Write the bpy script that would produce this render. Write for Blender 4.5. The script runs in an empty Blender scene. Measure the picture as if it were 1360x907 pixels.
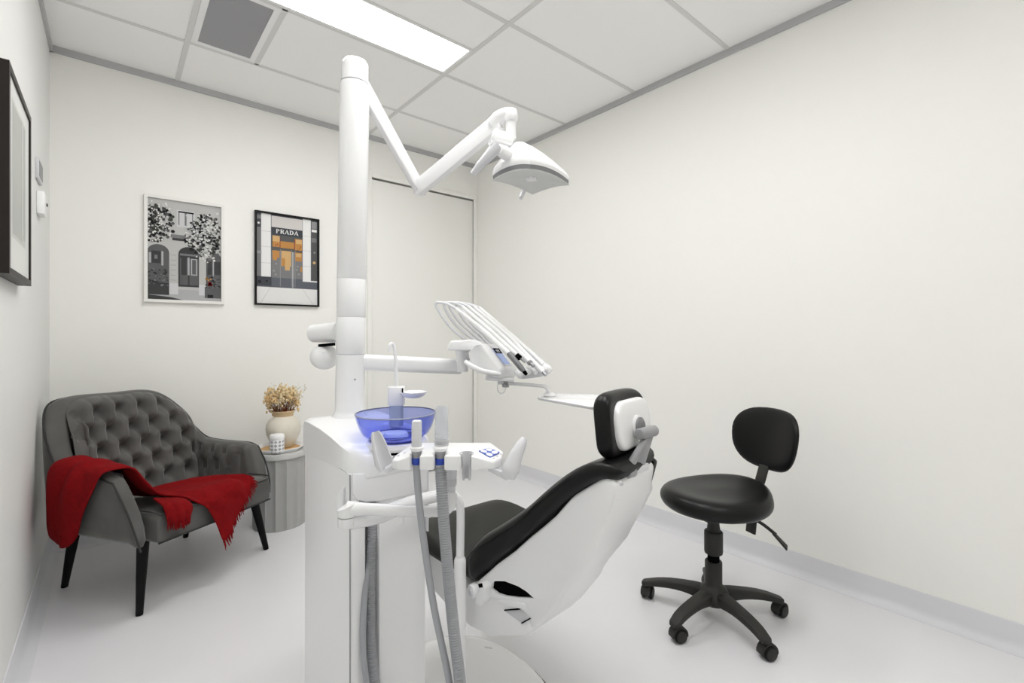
import bpy, bmesh, math, random
from mathutils import Vector, Matrix, noise
random.seed(4)
S = bpy.context.scene
COL = S.collection

# ------------------------------------------------------------------ camera, world, light, exposure
cam_d = bpy.data.cameras.new('camera'); cam = bpy.data.objects.new('camera', cam_d); COL.objects.link(cam)
cam_d.sensor_width = 36.0; cam_d.lens = 36.0 * 629.74 / 1360.0
cam_d.shift_y = -10.07 / 1360.0; cam_d.clip_start = 0.02
CAM_H = 1.165; YAW = 0.70
cam.location = (0, 0, CAM_H); cam.rotation_euler = (math.pi / 2, 0, -YAW)
S.camera = cam
S.view_settings.view_transform = 'Standard'; S.view_settings.look = 'None'
S.view_settings.gamma = 1.0; S.view_settings.use_curve_mapping = False
S.view_settings.exposure = 0.0
PANEL_STRENGTH = 20.0
W = bpy.data.worlds.new('world'); S.world = W; W.use_nodes = True
W.node_tree.nodes['Background'].inputs[0].default_value = (0.8, 0.87, 1.0, 1)
W.node_tree.nodes['Background'].inputs[1].default_value = 0.6
try:
    S.cycles.max_bounces = 12; S.cycles.diffuse_bounces = 8; S.cycles.transparent_max_bounces = 16
except Exception:
    pass

# ------------------------------------------------------------------ helpers
_f = 629.74
RT = Vector((math.cos(YAW), -math.sin(YAW), 0)); FW = Vector((math.sin(YAW), math.cos(YAW), 0)); UP = Vector((0, 0, 1))
def at(px, py, d):
    """world point seen at a photo position, at a real distance d (metres) in front of the camera"""
    return Vector((0, 0, CAM_H)) + (FW + RT * ((px - 680) / _f) - UP * ((py - 443.43) / _f)) * d

def sharp(bm, ang=40):
    a = math.radians(ang)
    for f in bm.faces: f.smooth = True
    for e in bm.edges:
        if len(e.link_faces) == 2:
            e.smooth = e.calc_face_angle(0) < a
        else:
            e.smooth = True

def obj(name, bm, mat, parent=None, subsurf=0, ang=40, kind=None, label=None, base=None):
    """one mesh object. bm is in the thing's own space; base: world point to subtract when bm is in world space"""
    bmesh.ops.recalc_face_normals(bm, faces=bm.faces)
    if base is not None:
        bmesh.ops.translate(bm, verts=bm.verts, vec=-Vector(base))
    sharp(bm, ang)
    me = bpy.data.meshes.new(name); bm.to_mesh(me); bm.free()
    for m in (mat if isinstance(mat, (list, tuple)) else [mat]): me.materials.append(m)
    o = bpy.data.objects.new(name, me); COL.objects.link(o)
    if parent is not None: o.parent = parent
    if subsurf:
        s = o.modifiers.new('s', 'SUBSURF'); s.levels = subsurf; s.render_levels = subsurf
    if kind: o['kind'] = kind
    if label: o['label'] = label
    return o

def thing(name, label, cat, loc=(0, 0, 0), rotz=0, group=None):
    o = bpy.data.objects.new(name, None); COL.objects.link(o); o.empty_display_size = 0.05
    o.location = loc; o.rotation_euler = (0, 0, rotz)
    o['label'] = label; o['category'] = cat
    if group: o['group'] = group
    return o

def tag(o, label, cat, group=None):
    o['label'] = label; o['category'] = cat
    if group: o['group'] = group
    return o

def struct(name, bm, mat, ang=40):
    return obj(name, bm, mat, kind='structure', ang=ang)

def copy_tree(o, parent=None):
    c = o.copy(); COL.objects.link(c)
    if parent is not None: c.parent = parent
    for ch in list(o.children): copy_tree(ch, c)
    return c

def NB(): return bmesh.new()

def merge(bm, other):
    me = bpy.data.meshes.new('tmp'); other.to_mesh(me); other.free(); bm.from_mesh(me); bpy.data.meshes.remove(me)

def box(bm, lo, hi, bev=0.0, seg=2, mi=0, mat=None):
    t = NB()
    bmesh.ops.create_cube(t, size=1)
    for v in t.verts:
        v.co = Vector([(lo[i] + hi[i]) / 2 + v.co[i] * (hi[i] - lo[i]) for i in range(3)])
    if bev > 0: bmesh.ops.bevel(t, geom=list(t.edges), offset=bev, segments=seg, profile=0.5, affect='EDGES')
    if mat is not None: bmesh.ops.transform(t, matrix=mat, verts=t.verts)
    for f in t.faces: f.material_index = mi
    merge(bm, t); return bm

def frame_for(d):
    d = Vector(d).normalized()
    ref = Vector((0, 0, 1)) if abs(d.z) < 0.95 else Vector((0, 1, 0))
    a = d.cross(ref).normalized(); b = a.cross(d).normalized()
    return a, b, d

def loft(bm, rings, cap=(True, True), closed=True, mi=0):
    vs = [[bm.verts.new(p) for p in r] for r in rings]
    n = len(rings[0])
    for i in range(len(vs) - 1):
        for j in range(n if closed else n - 1):
            k = (j + 1) % n
            try: f = bm.faces.new((vs[i][j], vs[i][k], vs[i + 1][k], vs[i + 1][j])); f.material_index = mi
            except ValueError: pass
    if closed:
        if cap[0]: bm.faces.new(vs[0][::-1]).material_index = mi
        if cap[1]: bm.faces.new(vs[-1]).material_index = mi
    return vs

def lathe(bm, prof, c=(0, 0, 0), axis=(0, 0, 1), n=32, mi=0, cap=(True, True)):
    a, b, d = frame_for(axis); c = Vector(c)
    rings = []
    for r, h in prof:
        r = max(r, 1e-4)
        rings.append([c + d * h + (a * math.cos(2 * math.pi * k / n) + b * math.sin(2 * math.pi * k / n)) * r for k in range(n)])
    loft(bm, rings, cap=cap, mi=mi); return bm

def cr(pts, k=6):
    """Catmull-Rom through the points"""
    P = [Vector(p) for p in pts]
    if len(P) < 3: return P
    P = [P[0] * 2 - P[1]] + P + [P[-1] * 2 - P[-2]]
    out = []
    for i in range(1, len(P) - 2):
        for j in range(k):
            t = j / k
            a, b, c, d = P[i - 1], P[i], P[i + 1], P[i + 2]
            out.append(0.5 * ((2 * b) + (c - a) * t + (2 * a - 5 * b + 4 * c - d) * t * t + (3 * b - a - 3 * c + d) * t ** 3))
    out.append(P[-2]); return out

def tube(bm, pts, r, n=12, k=0, flat=1.0, mi=0, cap=(True, True)):
    """tube along points; r a number or a list over the given points; flat squashes the second axis"""
    rs = r if isinstance(r, (list, tuple)) else [r] * len(pts)
    P = [Vector(p) for p in pts]
    if k:
        Q = cr([Vector((p.x, p.y, p.z)) for p in P], k); RR = []
        for i in range(len(Q)):
            t = i / k; a = min(int(t), len(rs) - 2); RR.append(rs[a] + (rs[a + 1] - rs[a]) * (t - a))
        P, rs = Q, RR
    tang = []
    for i in range(len(P)):
        a = P[max(i - 1, 0)]; b = P[min(i + 1, len(P) - 1)]; tang.append((b - a).normalized())
    u, v, _ = frame_for(tang[0]); rings = []
    for i in range(len(P)):
        u = (u - tang[i] * u.dot(tang[i])).normalized(); v = tang[i].cross(u).normalized()
        rings.append([P[i] + (u * math.cos(2 * math.pi * j / n) + v * flat * math.sin(2 * math.pi * j / n)) * rs[i] for j in range(n)])
    loft(bm, rings, cap=cap, mi=mi); return bm

def bar(bm, p0, p1, w0, h0, w1=None, h1=None, up=(0, 0, 1), bev=0.0, seg=2, mi=0):
    """box-section bar from p0 to p1, w across, h along up"""
    w1 = w0 if w1 is None else w1; h1 = h0 if h1 is None else h1
    p0, p1 = Vector(p0), Vector(p1); d = (p1 - p0).normalized(); up = Vector(up)
    a = d.cross(up).normalized(); b = a.cross(d).normalized(); t = NB()
    rg = [[p + a * sx * w / 2 + b * sy * h / 2 for sx, sy in ((-1, -1), (1, -1), (1, 1), (-1, 1))] for p, w, h in ((p0, w0, h0), (p1, w1, h1))]
    loft(t, rg)
    if bev: bmesh.ops.bevel(t, geom=list(t.edges), offset=bev, segments=seg, profile=0.5, affect='EDGES')
    for f in t.faces: f.material_index = mi
    merge(bm, t); return bm

def prism(bm, poly, fn, t0, t1, bev=0.0, seg=2, mi=0):
    """polygon (a,b) pushed from t0 to t1 through fn(a,b,t)"""
    t = NB(); lo = [t.verts.new(fn(a, b, t0)) for a, b in poly]; hi = [t.verts.new(fn(a, b, t1)) for a, b in poly]
    n = len(poly); t.faces.new(lo[::-1]); t.faces.new(hi)
    for i in range(n): t.faces.new((lo[i], lo[(i + 1) % n], hi[(i + 1) % n], hi[i]))
    bmesh.ops.recalc_face_normals(t, faces=t.faces)
    if bev:
        es = [e for e in t.edges if e.calc_face_angle(0) > math.radians(30)]
        bmesh.ops.bevel(t, geom=es, offset=bev, segments=seg, profile=0.5, affect='EDGES', clamp_overlap=True)
    for f in t.faces: f.material_index = mi
    merge(bm, t); return bm

def rrect(w, h, r, n=5):
    o = []
    for cx, cy, a0 in ((w / 2 - r, h / 2 - r, 0), (-w / 2 + r, h / 2 - r, 90), (-w / 2 + r, -h / 2 + r, 180), (w / 2 - r, -h / 2 + r, 270)):
        for k in range(n + 1):
            a = math.radians(a0 + 90 * k / n); o.append((cx + r * math.cos(a), cy + r * math.sin(a)))
    return o

def interp(xs, ys, x):
    if x <= xs[0]: return ys[0]
    for i in range(len(xs) - 1):
        if x <= xs[i + 1]:
            t = (x - xs[i]) / (xs[i + 1] - xs[i]); return ys[i] + (ys[i + 1] - ys[i]) * t
    return ys[-1]

def boolean_cut(o, cutter):
    m = o.modifiers.new('cut', 'BOOLEAN'); m.object = cutter; m.operation = 'DIFFERENCE'; m.solver = 'EXACT'
    bpy.context.view_layer.update()
    dg = bpy.context.evaluated_depsgraph_get()
    me = bpy.data.meshes.new_from_object(o.evaluated_get(dg))
    o.modifiers.clear(); old = o.data; o.data = me; me.name = old.name
    bm = NB(); bm.from_mesh(me); sharp(bm, 30); bm.to_mesh(me); bm.free()
    bpy.data.objects.remove(cutter)

# ------------------------------------------------------------------ materials
def mat(name, col, rough=0.5, metal=0.0, noise_amt=0.0, noise_scale=20, bump=0.0, bump_scale=200, coat=0.0, spec=0.5, sheen=0.0, emit=None, es=0):
    m = bpy.data.materials.new(name); m.use_nodes = True; nt = m.node_tree; p = nt.nodes['Principled BSDF']
    p.inputs['Base Color'].default_value = (*col, 1); p.inputs['Roughness'].default_value = rough; p.inputs['Metallic'].default_value = metal
    p.inputs['Coat Weight'].default_value = coat; p.inputs['Specular IOR Level'].default_value = spec
    if sheen: p.inputs['Sheen Weight'].default_value = sheen; p.inputs['Sheen Roughness'].default_value = 0.35
    if emit: p.inputs['Emission Color'].default_value = (*emit, 1); p.inputs['Emission Strength'].default_value = es
    tc = nt.nodes.new('ShaderNodeTexCoord')
    if noise_amt:
        n = nt.nodes.new('ShaderNodeTexNoise'); n.inputs['Scale'].default_value = noise_scale; n.inputs['Detail'].default_value = 4
        nt.links.new(tc.outputs['Object'], n.inputs['Vector'])
        mx = nt.nodes.new('ShaderNodeMix'); mx.data_type = 'RGBA'
        mx.inputs[6].default_value = (*[c * (1 - noise_amt) for c in col], 1); mx.inputs[7].default_value = (*[min(1, c * (1 + noise_amt)) for c in col], 1)
        nt.links.new(n.outputs['Fac'], mx.inputs[0]); nt.links.new(mx.outputs[2], p.inputs['Base Color'])
    if bump:
        n2 = nt.nodes.new('ShaderNodeTexNoise'); n2.inputs['Scale'].default_value = bump_scale; n2.inputs['Detail'].default_value = 3
        nt.links.new(tc.outputs['Object'], n2.inputs['Vector'])
        b = nt.nodes.new('ShaderNodeBump'); b.inputs['Strength'].default_value = bump; b.inputs['Distance'].default_value = 0.002
        nt.links.new(n2.outputs['Fac'], b.inputs['Height']); nt.links.new(b.outputs['Normal'], p.inputs['Normal'])
    return m

M = {}
M['wall'] = mat('wall_paint', (0.885, 0.88, 0.845), 0.55, noise_amt=0.01, bump=0.05, bump_scale=300)
M['ceil'] = mat('ceiling_tile', (0.94, 0.94, 0.93), 0.8, noise_amt=0.015, noise_scale=120, bump=0.1, bump_scale=400)
M['tbar'] = mat('ceiling_bar', (0.70, 0.70, 0.69), 0.5)
M['trim'] = mat('ceiling_trim', (0.48, 0.48, 0.49), 0.5)
M['floor'] = mat('vinyl_floor', (0.755, 0.75, 0.772), 0.32, noise_amt=0.02, noise_scale=6, bump=0.02, bump_scale=250)
M['cove'] = mat('cove_vinyl', (0.70, 0.70, 0.73), 0.35)
M['door'] = mat('door_paint', (0.87, 0.866, 0.83), 0.45)
M['gap'] = mat('shadow_gap', (0.38, 0.37, 0.35), 0.8)
M['white'] = mat('white_plastic', (0.87, 0.87, 0.875), 0.28, coat=0.2)
M['whitemet'] = mat('white_enamel', (0.86, 0.86, 0.87), 0.25, coat=0.3)
M['greyplastic'] = mat('grey_plastic', (0.60, 0.60, 0.62), 0.4)
M['lightgrey'] = mat('light_grey_plastic', (0.70, 0.70, 0.725), 0.4)
M['hose'] = mat('grey_hose', (0.36, 0.37, 0.39), 0.5)
M['seam'] = mat('seam_grey', (0.35, 0.35, 0.36), 0.6)
M['black'] = mat('black_vinyl', (0.006, 0.006, 0.006), 0.33, bump=0.12, bump_scale=350, spec=0.22)
M['blackmatte'] = mat('black_seat_vinyl', (0.014, 0.014, 0.012), 0.5, bump=0.12, bump_scale=350, spec=0.3)
M['void'] = mat('dark_recess', (0.002, 0.002, 0.002), 0.9, spec=0.05)
M['blackplastic'] = mat('black_nylon', (0.030, 0.029, 0.027), 0.5, bump=0.2, bump_scale=500, spec=0.25)
M['blackrubber'] = mat('black_rubber', (0.006, 0.006, 0.006), 0.6, spec=0.2)
M['steel'] = mat('satin_steel', (0.36, 0.36, 0.37), 0.35, metal=0.7)
M['darksteel'] = mat('brushed_grey', (0.22, 0.22, 0.23), 0.4, metal=0.4)
M['blue'] = mat('blue_ring', (0.02, 0.06, 0.42), 0.4)
M['velvet'] = mat('grey_velvet', (0.112, 0.110, 0.105), 0.8, noise_amt=0.35, noise_scale=9, sheen=0.45, spec=0.15)
M['piping'] = mat('dark_piping', (0.05, 0.05, 0.05), 0.8, spec=0.1)
M['legwood'] = mat('black_leg', (0.004, 0.004, 0.004), 0.5, spec=0.15)
M['red'] = mat('red_wool', (0.20, 0.005, 0.007), 0.95, noise_amt=0.3, noise_scale=60, bump=0.4, bump_scale=500, spec=0.1)
M['concrete'] = mat('grey_fluted', (0.40, 0.40, 0.39), 0.7, noise_amt=0.06, noise_scale=12)
M['vase'] = mat('cream_glaze', (0.70, 0.66, 0.57), 0.5, noise_amt=0.06, noise_scale=30)
M['vaselip'] = mat('tan_clay', (0.62, 0.46, 0.27), 0.7, noise_amt=0.15, noise_scale=60)
M['dry'] = mat('dried_petal', (0.72, 0.52, 0.27), 0.9, noise_amt=0.3, noise_scale=60)
M['drypale'] = mat('dried_pale', (0.78, 0.64, 0.40), 0.9, noise_amt=0.2, noise_scale=60)
M['stem'] = mat('dried_stem', (0.20, 0.06, 0.03), 0.9)
M['gold'] = mat('tan_wood', (0.60, 0.36, 0.14), 0.5, noise_amt=0.3, noise_scale=40)
M['frameblack'] = mat('black_frame', (0.006, 0.006, 0.006), 0.4, spec=0.15)
M['framebrown'] = mat('dark_brown_frame', (0.020, 0.016, 0.014), 0.4, spec=0.2)
M['mount'] = mat('mount_board', (0.70, 0.71, 0.69), 0.35)
M['mountgrey'] = mat('mount_print_grey', (0.40, 0.41, 0.39), 0.35)
M['mountlight'] = mat('mount_print_light', (0.55, 0.56, 0.54), 0.35)

def glow(name, col, s):
    m = bpy.data.materials.new(name); m.use_nodes = True; nt = m.node_tree
    e = nt.nodes.new('ShaderNodeEmission'); e.inputs[0].default_value = (*col, 1); e.inputs[1].default_value = s
    nt.links.new(e.outputs[0], nt.nodes['Material Output'].inputs[0]); return m
M['panel'] = [glow('led_panel', (1.0, 0.995, 0.985), PANEL_STRENGTH * 0.84), glow('fill_panel_overhead', (1.0, 0.995, 0.985), PANEL_STRENGTH * 0.92), glow('fill_panel_rear', (1.0, 0.995, 0.985), PANEL_STRENGTH * 0.66)]  # overhead and rear panels are unseen, added as fill light

def blue_glass():
    m = bpy.data.materials.new('blue_glass'); m.use_nodes = True; nt = m.node_tree
    for n in list(nt.nodes):
        if n.type == 'BSDF_PRINCIPLED': nt.nodes.remove(n)
    t = nt.nodes.new('ShaderNodeBsdfTransparent'); t.inputs[0].default_value = (0.69, 0.73, 0.968, 1)
    d = nt.nodes.new('ShaderNodeBsdfTranslucent'); d.inputs[0].default_value = (0.25, 0.33, 0.98, 1)
    g = nt.nodes.new('ShaderNodeBsdfGlossy'); g.inputs['Roughness'].default_value = 0.05
    fr = nt.nodes.new('ShaderNodeFresnel'); fr.inputs[0].default_value = 1.45
    a = nt.nodes.new('ShaderNodeMixShader'); a.inputs[0].default_value = 0.045
    b = nt.nodes.new('ShaderNodeMixShader')
    nt.links.new(t.outputs[0], a.inputs[1]); nt.links.new(d.outputs[0], a.inputs[2])
    ge = nt.nodes.new('ShaderNodeNewGeometry'); mu = nt.nodes.new('ShaderNodeMath'); mu.operation = 'SUBTRACT'; mu.inputs[0].default_value = 1.0
    m2 = nt.nodes.new('ShaderNodeMath'); m2.operation = 'MULTIPLY'; nt.links.new(ge.outputs['Backfacing'], mu.inputs[1]); nt.links.new(mu.outputs[0], m2.inputs[0]); nt.links.new(fr.outputs[0], m2.inputs[1])
    nt.links.new(m2.outputs[0], b.inputs[0]); nt.links.new(a.outputs[0], b.inputs[1]); nt.links.new(g.outputs[0], b.inputs[2])
    nt.links.new(b.outputs[0], nt.nodes['Material Output'].inputs[0]); return m
M['glass'] = blue_glass()

def clear(name, col, mixf):
    m = bpy.data.materials.new(name); m.use_nodes = True; nt = m.node_tree; p = nt.nodes['Principled BSDF']
    p.inputs['Base Color'].default_value = (0.85, 0.86, 0.88, 1); p.inputs['Roughness'].default_value = 0.15
    t = nt.nodes.new('ShaderNodeBsdfTransparent'); t.inputs[0].default_value = (*col, 1)
    a = nt.nodes.new('ShaderNodeMixShader'); a.inputs[0].default_value = mixf
    nt.links.new(t.outputs[0], a.inputs[1]); nt.links.new(p.outputs[0], a.inputs[2]); nt.links.new(a.outputs[0], nt.nodes['Material Output'].inputs[0]); return m
M['clearplastic'] = clear('clear_plastic', (0.92, 0.93, 0.95), 0.38)

def perforated():
    m = bpy.data.materials.new('perforated_grille'); m.use_nodes = True; nt = m.node_tree; p = nt.nodes['Principled BSDF']
    tc = nt.nodes.new('ShaderNodeTexCoord'); v = nt.nodes.new('ShaderNodeTexVoronoi'); v.inputs['Scale'].default_value = 300; v.inputs['Randomness'].default_value = 0.0
    r = nt.nodes.new('ShaderNodeValToRGB'); r.color_ramp.elements[0].position = 0.32; r.color_ramp.elements[0].color = (0.20, 0.20, 0.215, 1)
    r.color_ramp.elements[1].position = 0.42; r.color_ramp.elements[1].color = (0.34, 0.34, 0.36, 1)
    nt.links.new(tc.outputs['Object'], v.inputs['Vector']); nt.links.new(v.outputs['Distance'], r.inputs[0]); nt.links.new(r.outputs[0], p.inputs['Base Color'])
    p.inputs['Roughness'].default_value = 0.5; return m
M['grille'] = perforated()

def diamond():
    """white glass with a diamond lattice of clear grey facets"""
    m = bpy.data.materials.new('diamond_glass'); m.use_nodes = True; nt = m.node_tree; p = nt.nodes['Principled BSDF']
    tc = nt.nodes.new('ShaderNodeTexCoord'); sp = nt.nodes.new('ShaderNodeSeparateXYZ'); nt.links.new(tc.outputs['Object'], sp.inputs[0])
    def mt(op, a=None, b=None):
        n = nt.nodes.new('ShaderNodeMath'); n.operation = op
        for i, x in enumerate((a, b)):
            if x is None: continue
            if isinstance(x, (int, float)): n.inputs[i].default_value = x
            else: nt.links.new(x, n.inputs[i])
        return n.outputs[0]
    ang = mt('MULTIPLY', mt('ARCTAN2', sp.outputs['Y'], sp.outputs['X']), 2.2)
    z = mt('MULTIPLY', sp.outputs['Z'], 58)
    s1 = mt('SINE', mt('MULTIPLY', mt('ADD', ang, z), 2.5)); s2 = mt('SINE', mt('MULTIPLY', mt('SUBTRACT', ang, z), 2.5))
    g = mt('GREATER_THAN', mt('MULTIPLY', s1, s2), 0.12)
    mx = nt.nodes.new('ShaderNodeMix'); mx.data_type = 'RGBA'; mx.inputs[6].default_value = (0.82, 0.82, 0.82, 1); mx.inputs[7].default_value = (0.36, 0.37, 0.40, 1)
    nt.links.new(g, mx.inputs[0]); nt.links.new(mx.outputs[2], p.inputs['Base Color']); p.inputs['Roughness'].default_value = 0.25
    return m
M['diamond'] = diamond()
def flatcol(name, c): return mat(name, c, 0.6, spec=0.2)

# ------------------------------------------------------------------ the room
XL, XR, YB, YF, ZC = -0.256, 2.542, 3.51, -1.55, 2.70
T = 0.12
bm = NB(); box(bm, (XL - T, YF - T, -0.1), (XR + T, YB + T, 0)); struct('floor', bm, M['floor'])
DX0, DX1, DZ = 1.534, 2.498, 2.378
bm = NB()
box(bm, (XL - T, YB, 0), (DX0 - 0.008, YB + T, ZC)); box(bm, (DX0 - 0.008, YB, DZ + 0.008), (DX1 + 0.008, YB + T, ZC)); box(bm, (DX1 + 0.008, YB, 0), (XR + T, YB + T, ZC))
struct('wall_back', bm, M['wall'])
bm = NB(); box(bm, (XL - T, YF, 0), (XL, YB, ZC)); struct('wall_left', bm, mat('wall_paint_shaded', (0.76, 0.763, 0.75), 0.55, noise_amt=0.01, bump=0.05, bump_scale=300))  # greyer colour stands in for the shade on this wall
bm = NB(); box(bm, (XR, YF, 0), (XR + T, YB, ZC)); struct('wall_right', bm, M['wall'])
bm = NB(); box(bm, (XL - T, YF - T, 0), (XR + T, YF, ZC)); struct('wall_front', bm, M['wall'])

# ceiling: lay-in tiles with openings for the light panels and the vent, on T-bars
LIGHTS = [(0.312, 2.103, 1.488, 2.391), (0.312, 0.903, 1.488, 1.191), (0.312, -0.297, 1.488, -0.009)]
VENT = (0.313, 2.415, 0.613, 2.991)
gx = [XL, 0.30, 1.50, XR]
gy = [YF, -1.197, -0.597, 0.003, 0.603, 1.203, 1.803, 2.403, 3.003, YB]
bm = NB(); h = 0.012
def tile(x0, y0, x1, y1): box(bm, (x0, y0, ZC), (x1, y1, ZC + 0.018))
for i in range(3):
    for j in range(len(gy) - 1):
        x0, x1, y0, y1 = gx[i] + (h if i else 0), gx[i + 1] - (h if i < 2 else 0), gy[j] + h, gy[j + 1] - h
        if i == 1 and abs(gy[j] - 1.803) < 1e-3: tile(x0, y0, x1, 2.091)
        elif i == 1 and abs(gy[j] - 0.603) < 1e-3: tile(x0, y0, x1, 0.891)
        elif i == 1 and abs(gy[j] + 0.597) < 1e-3: tile(x0, y0, x1, -0.309)
        elif i == 1 and abs(gy[j] - 2.403) < 1e-3: tile(0.637, y0, x1, y1)
        else: tile(x0, y0, x1, y1)
box(bm, (XL - T, YF - T, ZC + 0.10), (XR + T, YB + T, ZC + 0.16))
struct('ceiling', bm, M['ceil'])
bm = NB()
for x in gx[1:3]: box(bm, (x - h, YF, ZC - 0.004), (x + h, YB, ZC + 0.03))
for y in gy[1:-1]: box(bm, (XL, y - h, ZC - 0.003), (XR, y + h, ZC + 0.029))
box(bm, (0.613, 2.403, ZC - 0.003), (0.637, 3.003, ZC + 0.029))
for y in (2.097, 0.897, -0.303): box(bm, (0.30, y - 0.006, ZC - 0.003), (1.5, y + 0.006, ZC + 0.029))
struct('trim_1', bm, M['tbar'])
bm = NB()
box(bm, (XL, YB - 0.012, ZC - 0.035), (XR, YB, ZC)); box(bm, (XR - 0.012, YF, ZC - 0.035), (XR, YB, ZC))
box(bm, (XL, YF, ZC - 0.035), (XL + 0.012, YB, ZC)); box(bm, (XL, YF, ZC - 0.035), (XR, YF + 0.012, ZC))
struct('trim_2', bm, M['trim'])

# coved vinyl skirting
def cove(name, p0, p1, nrm):
    prof = [(0.0, 0.105), (0.004, 0.105), (0.006, 0.095), (0.006, 0.035), (0.012, 0.018), (0.024, 0.006), (0.042, 0.0015), (0.042, 0.0), (0.0, 0.0)]
    n = Vector(nrm); b = NB()
    loft(b, [[Vector(p) + n * d + UP * z for d, z in prof] for p in (p0, p1)]); struct(name, b, M['cove'], ang=50)
cove('baseboard_right', (XR, YF, 0), (XR, YB, 0), (-1, 0, 0))
cove('baseboard_left', (XL, YF, 0), (XL, YB, 0), (1, 0, 0))
cove('baseboard_back', (XL, YB, 0), (DX0 - 0.045, YB, 0), (0, -1, 0))
cove('baseboard_front', (XL, YF, 0), (XR, YF, 0), (0, 1, 0))

# door with its frame, flush in the back wall
d1 = bpy.data.objects.new('door_1', None); COL.objects.link(d1); d1.location = (2.016, YB, 0); d1['kind'] = 'structure'
bd = (2.016, YB, 0)
bm = NB(); box(bm, (DX0 + 0.0015, YB + 0.006, 0.012), (DX1 - 0.0015, YB + 0.046, DZ - 0.012), 0.002); obj('door_leaf', bm, M['door'], d1, base=bd)
bm = NB()
box(bm, (DX0 - 0.04, YB - 0.012, 0), (DX0, YB - 0.0005, DZ + 0.04), 0.002); box(bm, (DX1, YB - 0.012, 0), (XR - 0.001, YB - 0.0005, DZ + 0.04), 0.002)
box(bm, (DX0, YB - 0.012, DZ), (DX1, YB - 0.0005, DZ + 0.04), 0.002)
obj('door_frame', bm, M['door'], d1, base=bd)
bm = NB(); box(bm, (DX0 - 0.006, YB + 0.06, 0.0), (DX1 + 0.006, YB + 0.07, DZ + 0.006)); obj('rebate', bm, M['gap'], d1, base=bd)

# LED panels: one in view, two unseen ones added for fill light
for i, (x0, y0, x1, y1) in enumerate(LIGHTS):
    lab = ['white rectangular LED panel recessed in the ceiling beside the grey air vent', 'unseen white LED ceiling panel added overhead for fill light, above the upper edge of the frame', 'unseen white LED ceiling panel added behind the viewpoint for fill light, outside the frame'][i]
    c = ((x0 + x1) / 2, (y0 + y1) / 2, ZC)
    t = thing('ceiling_light', lab, 'light', c)
    bm = NB(); w = 0.012
    box(bm, (x0, y0, ZC - 0.002), (x1, y0 + w, ZC + 0.03)); box(bm, (x0, y1 - w, ZC - 0.002), (x1, y1, ZC + 0.03))
    box(bm, (x0, y0 + w, ZC - 0.002), (x0 + w, y1 - w, ZC + 0.03)); box(bm, (x1 - w, y0 + w, ZC - 0.002), (x1, y1 - w, ZC + 0.03))
    obj('frame', bm, M['white'], t, base=c)
    bm = NB(); box(bm, (x0 + w, y0 + w, ZC + 0.002), (x1 - w, y1 - w, ZC + 0.012)); obj('diffuser', bm, M['panel'][i], t, base=c)

x0, y0, x1, y1 = VENT; c = ((x0 + x1) / 2, (y0 + y1) / 2, ZC)
t = thing('ceiling_vent', 'grey perforated air vent set in the ceiling next to the LED panel', 'vent', c)
bm = NB(); w = 0.028
box(bm, (x0, y0, ZC - 0.002), (x1, y0 + w, ZC + 0.02)); box(bm, (x0, y1 - w, ZC - 0.002), (x1, y1, ZC + 0.02))
box(bm, (x0, y0 + w, ZC - 0.002), (x0 + w, y1 - w, ZC + 0.02)); box(bm, (x1 - w, y0 + w, ZC - 0.002), (x1, y1 - w, ZC + 0.02))
obj('frame', bm, M['white'], t, base=c)
bm = NB(); box(bm, (x0 + w, y0 + w, ZC + 0.001), (x1 - w, y1 - w, ZC + 0.006)); obj('grille', bm, M['grille'], t, base=c, label='grey perforated grille')

# ------------------------------------------------------------------ pictures on the walls
def pgon(bm, pts, y, mi):
    f = bm.faces.new([bm.verts.new((x, y, z)) for x, z in pts]); f.material_index = mi
def prect(bm, x0, z0, x1, z1, y, mi): pgon(bm, [(x0, z0), (x1, z0), (x1, z1), (x0, z1)], y, mi)
def disc(bm, cx, cz, r, y, mi, n=7, ph=0): pgon(bm, [(cx + r * math.cos(ph + 2 * math.pi * k / n), cz + r * math.sin(ph + 2 * math.pi * k / n)) for k in range(n)], y, mi)
def frame_bars(bm, w, h, b, d):
    """four mitred bars of a picture frame, back on the wall at y=0, front at y=-d"""
    o = [(-w / 2, 0), (w / 2, 0), (w / 2, h), (-w / 2, h)]; i = [(-w / 2 + b, b), (w / 2 - b, b), (w / 2 - b, h - b), (-w / 2 + b, h - b)]
    for k in range(4):
        a, c, e, g = o[k], o[(k + 1) % 4], i[(k + 1) % 4], i[k]
        fr = [bm.verts.new((p[0], -d, p[1])) for p in (a, c, e, g)]; bk = [bm.verts.new((p[0], -0.001, p[1])) for p in (a, c, e, g)]
        bm.faces.new(fr); bm.faces.new(bk[::-1])
        for q in range(4): bm.faces.new((fr[q], bk[q], bk[(q + 1) % 4], fr[(q + 1) % 4]))

def no_recalc(name, bm, mats, parent):
    me = bpy.data.meshes.new(name); bm.to_mesh(me); bm.free()
    for m in mats: me.materials.append(m)
    o = bpy.data.objects.new(name, me); COL.objects.link(o); o.parent = parent; return o

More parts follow.
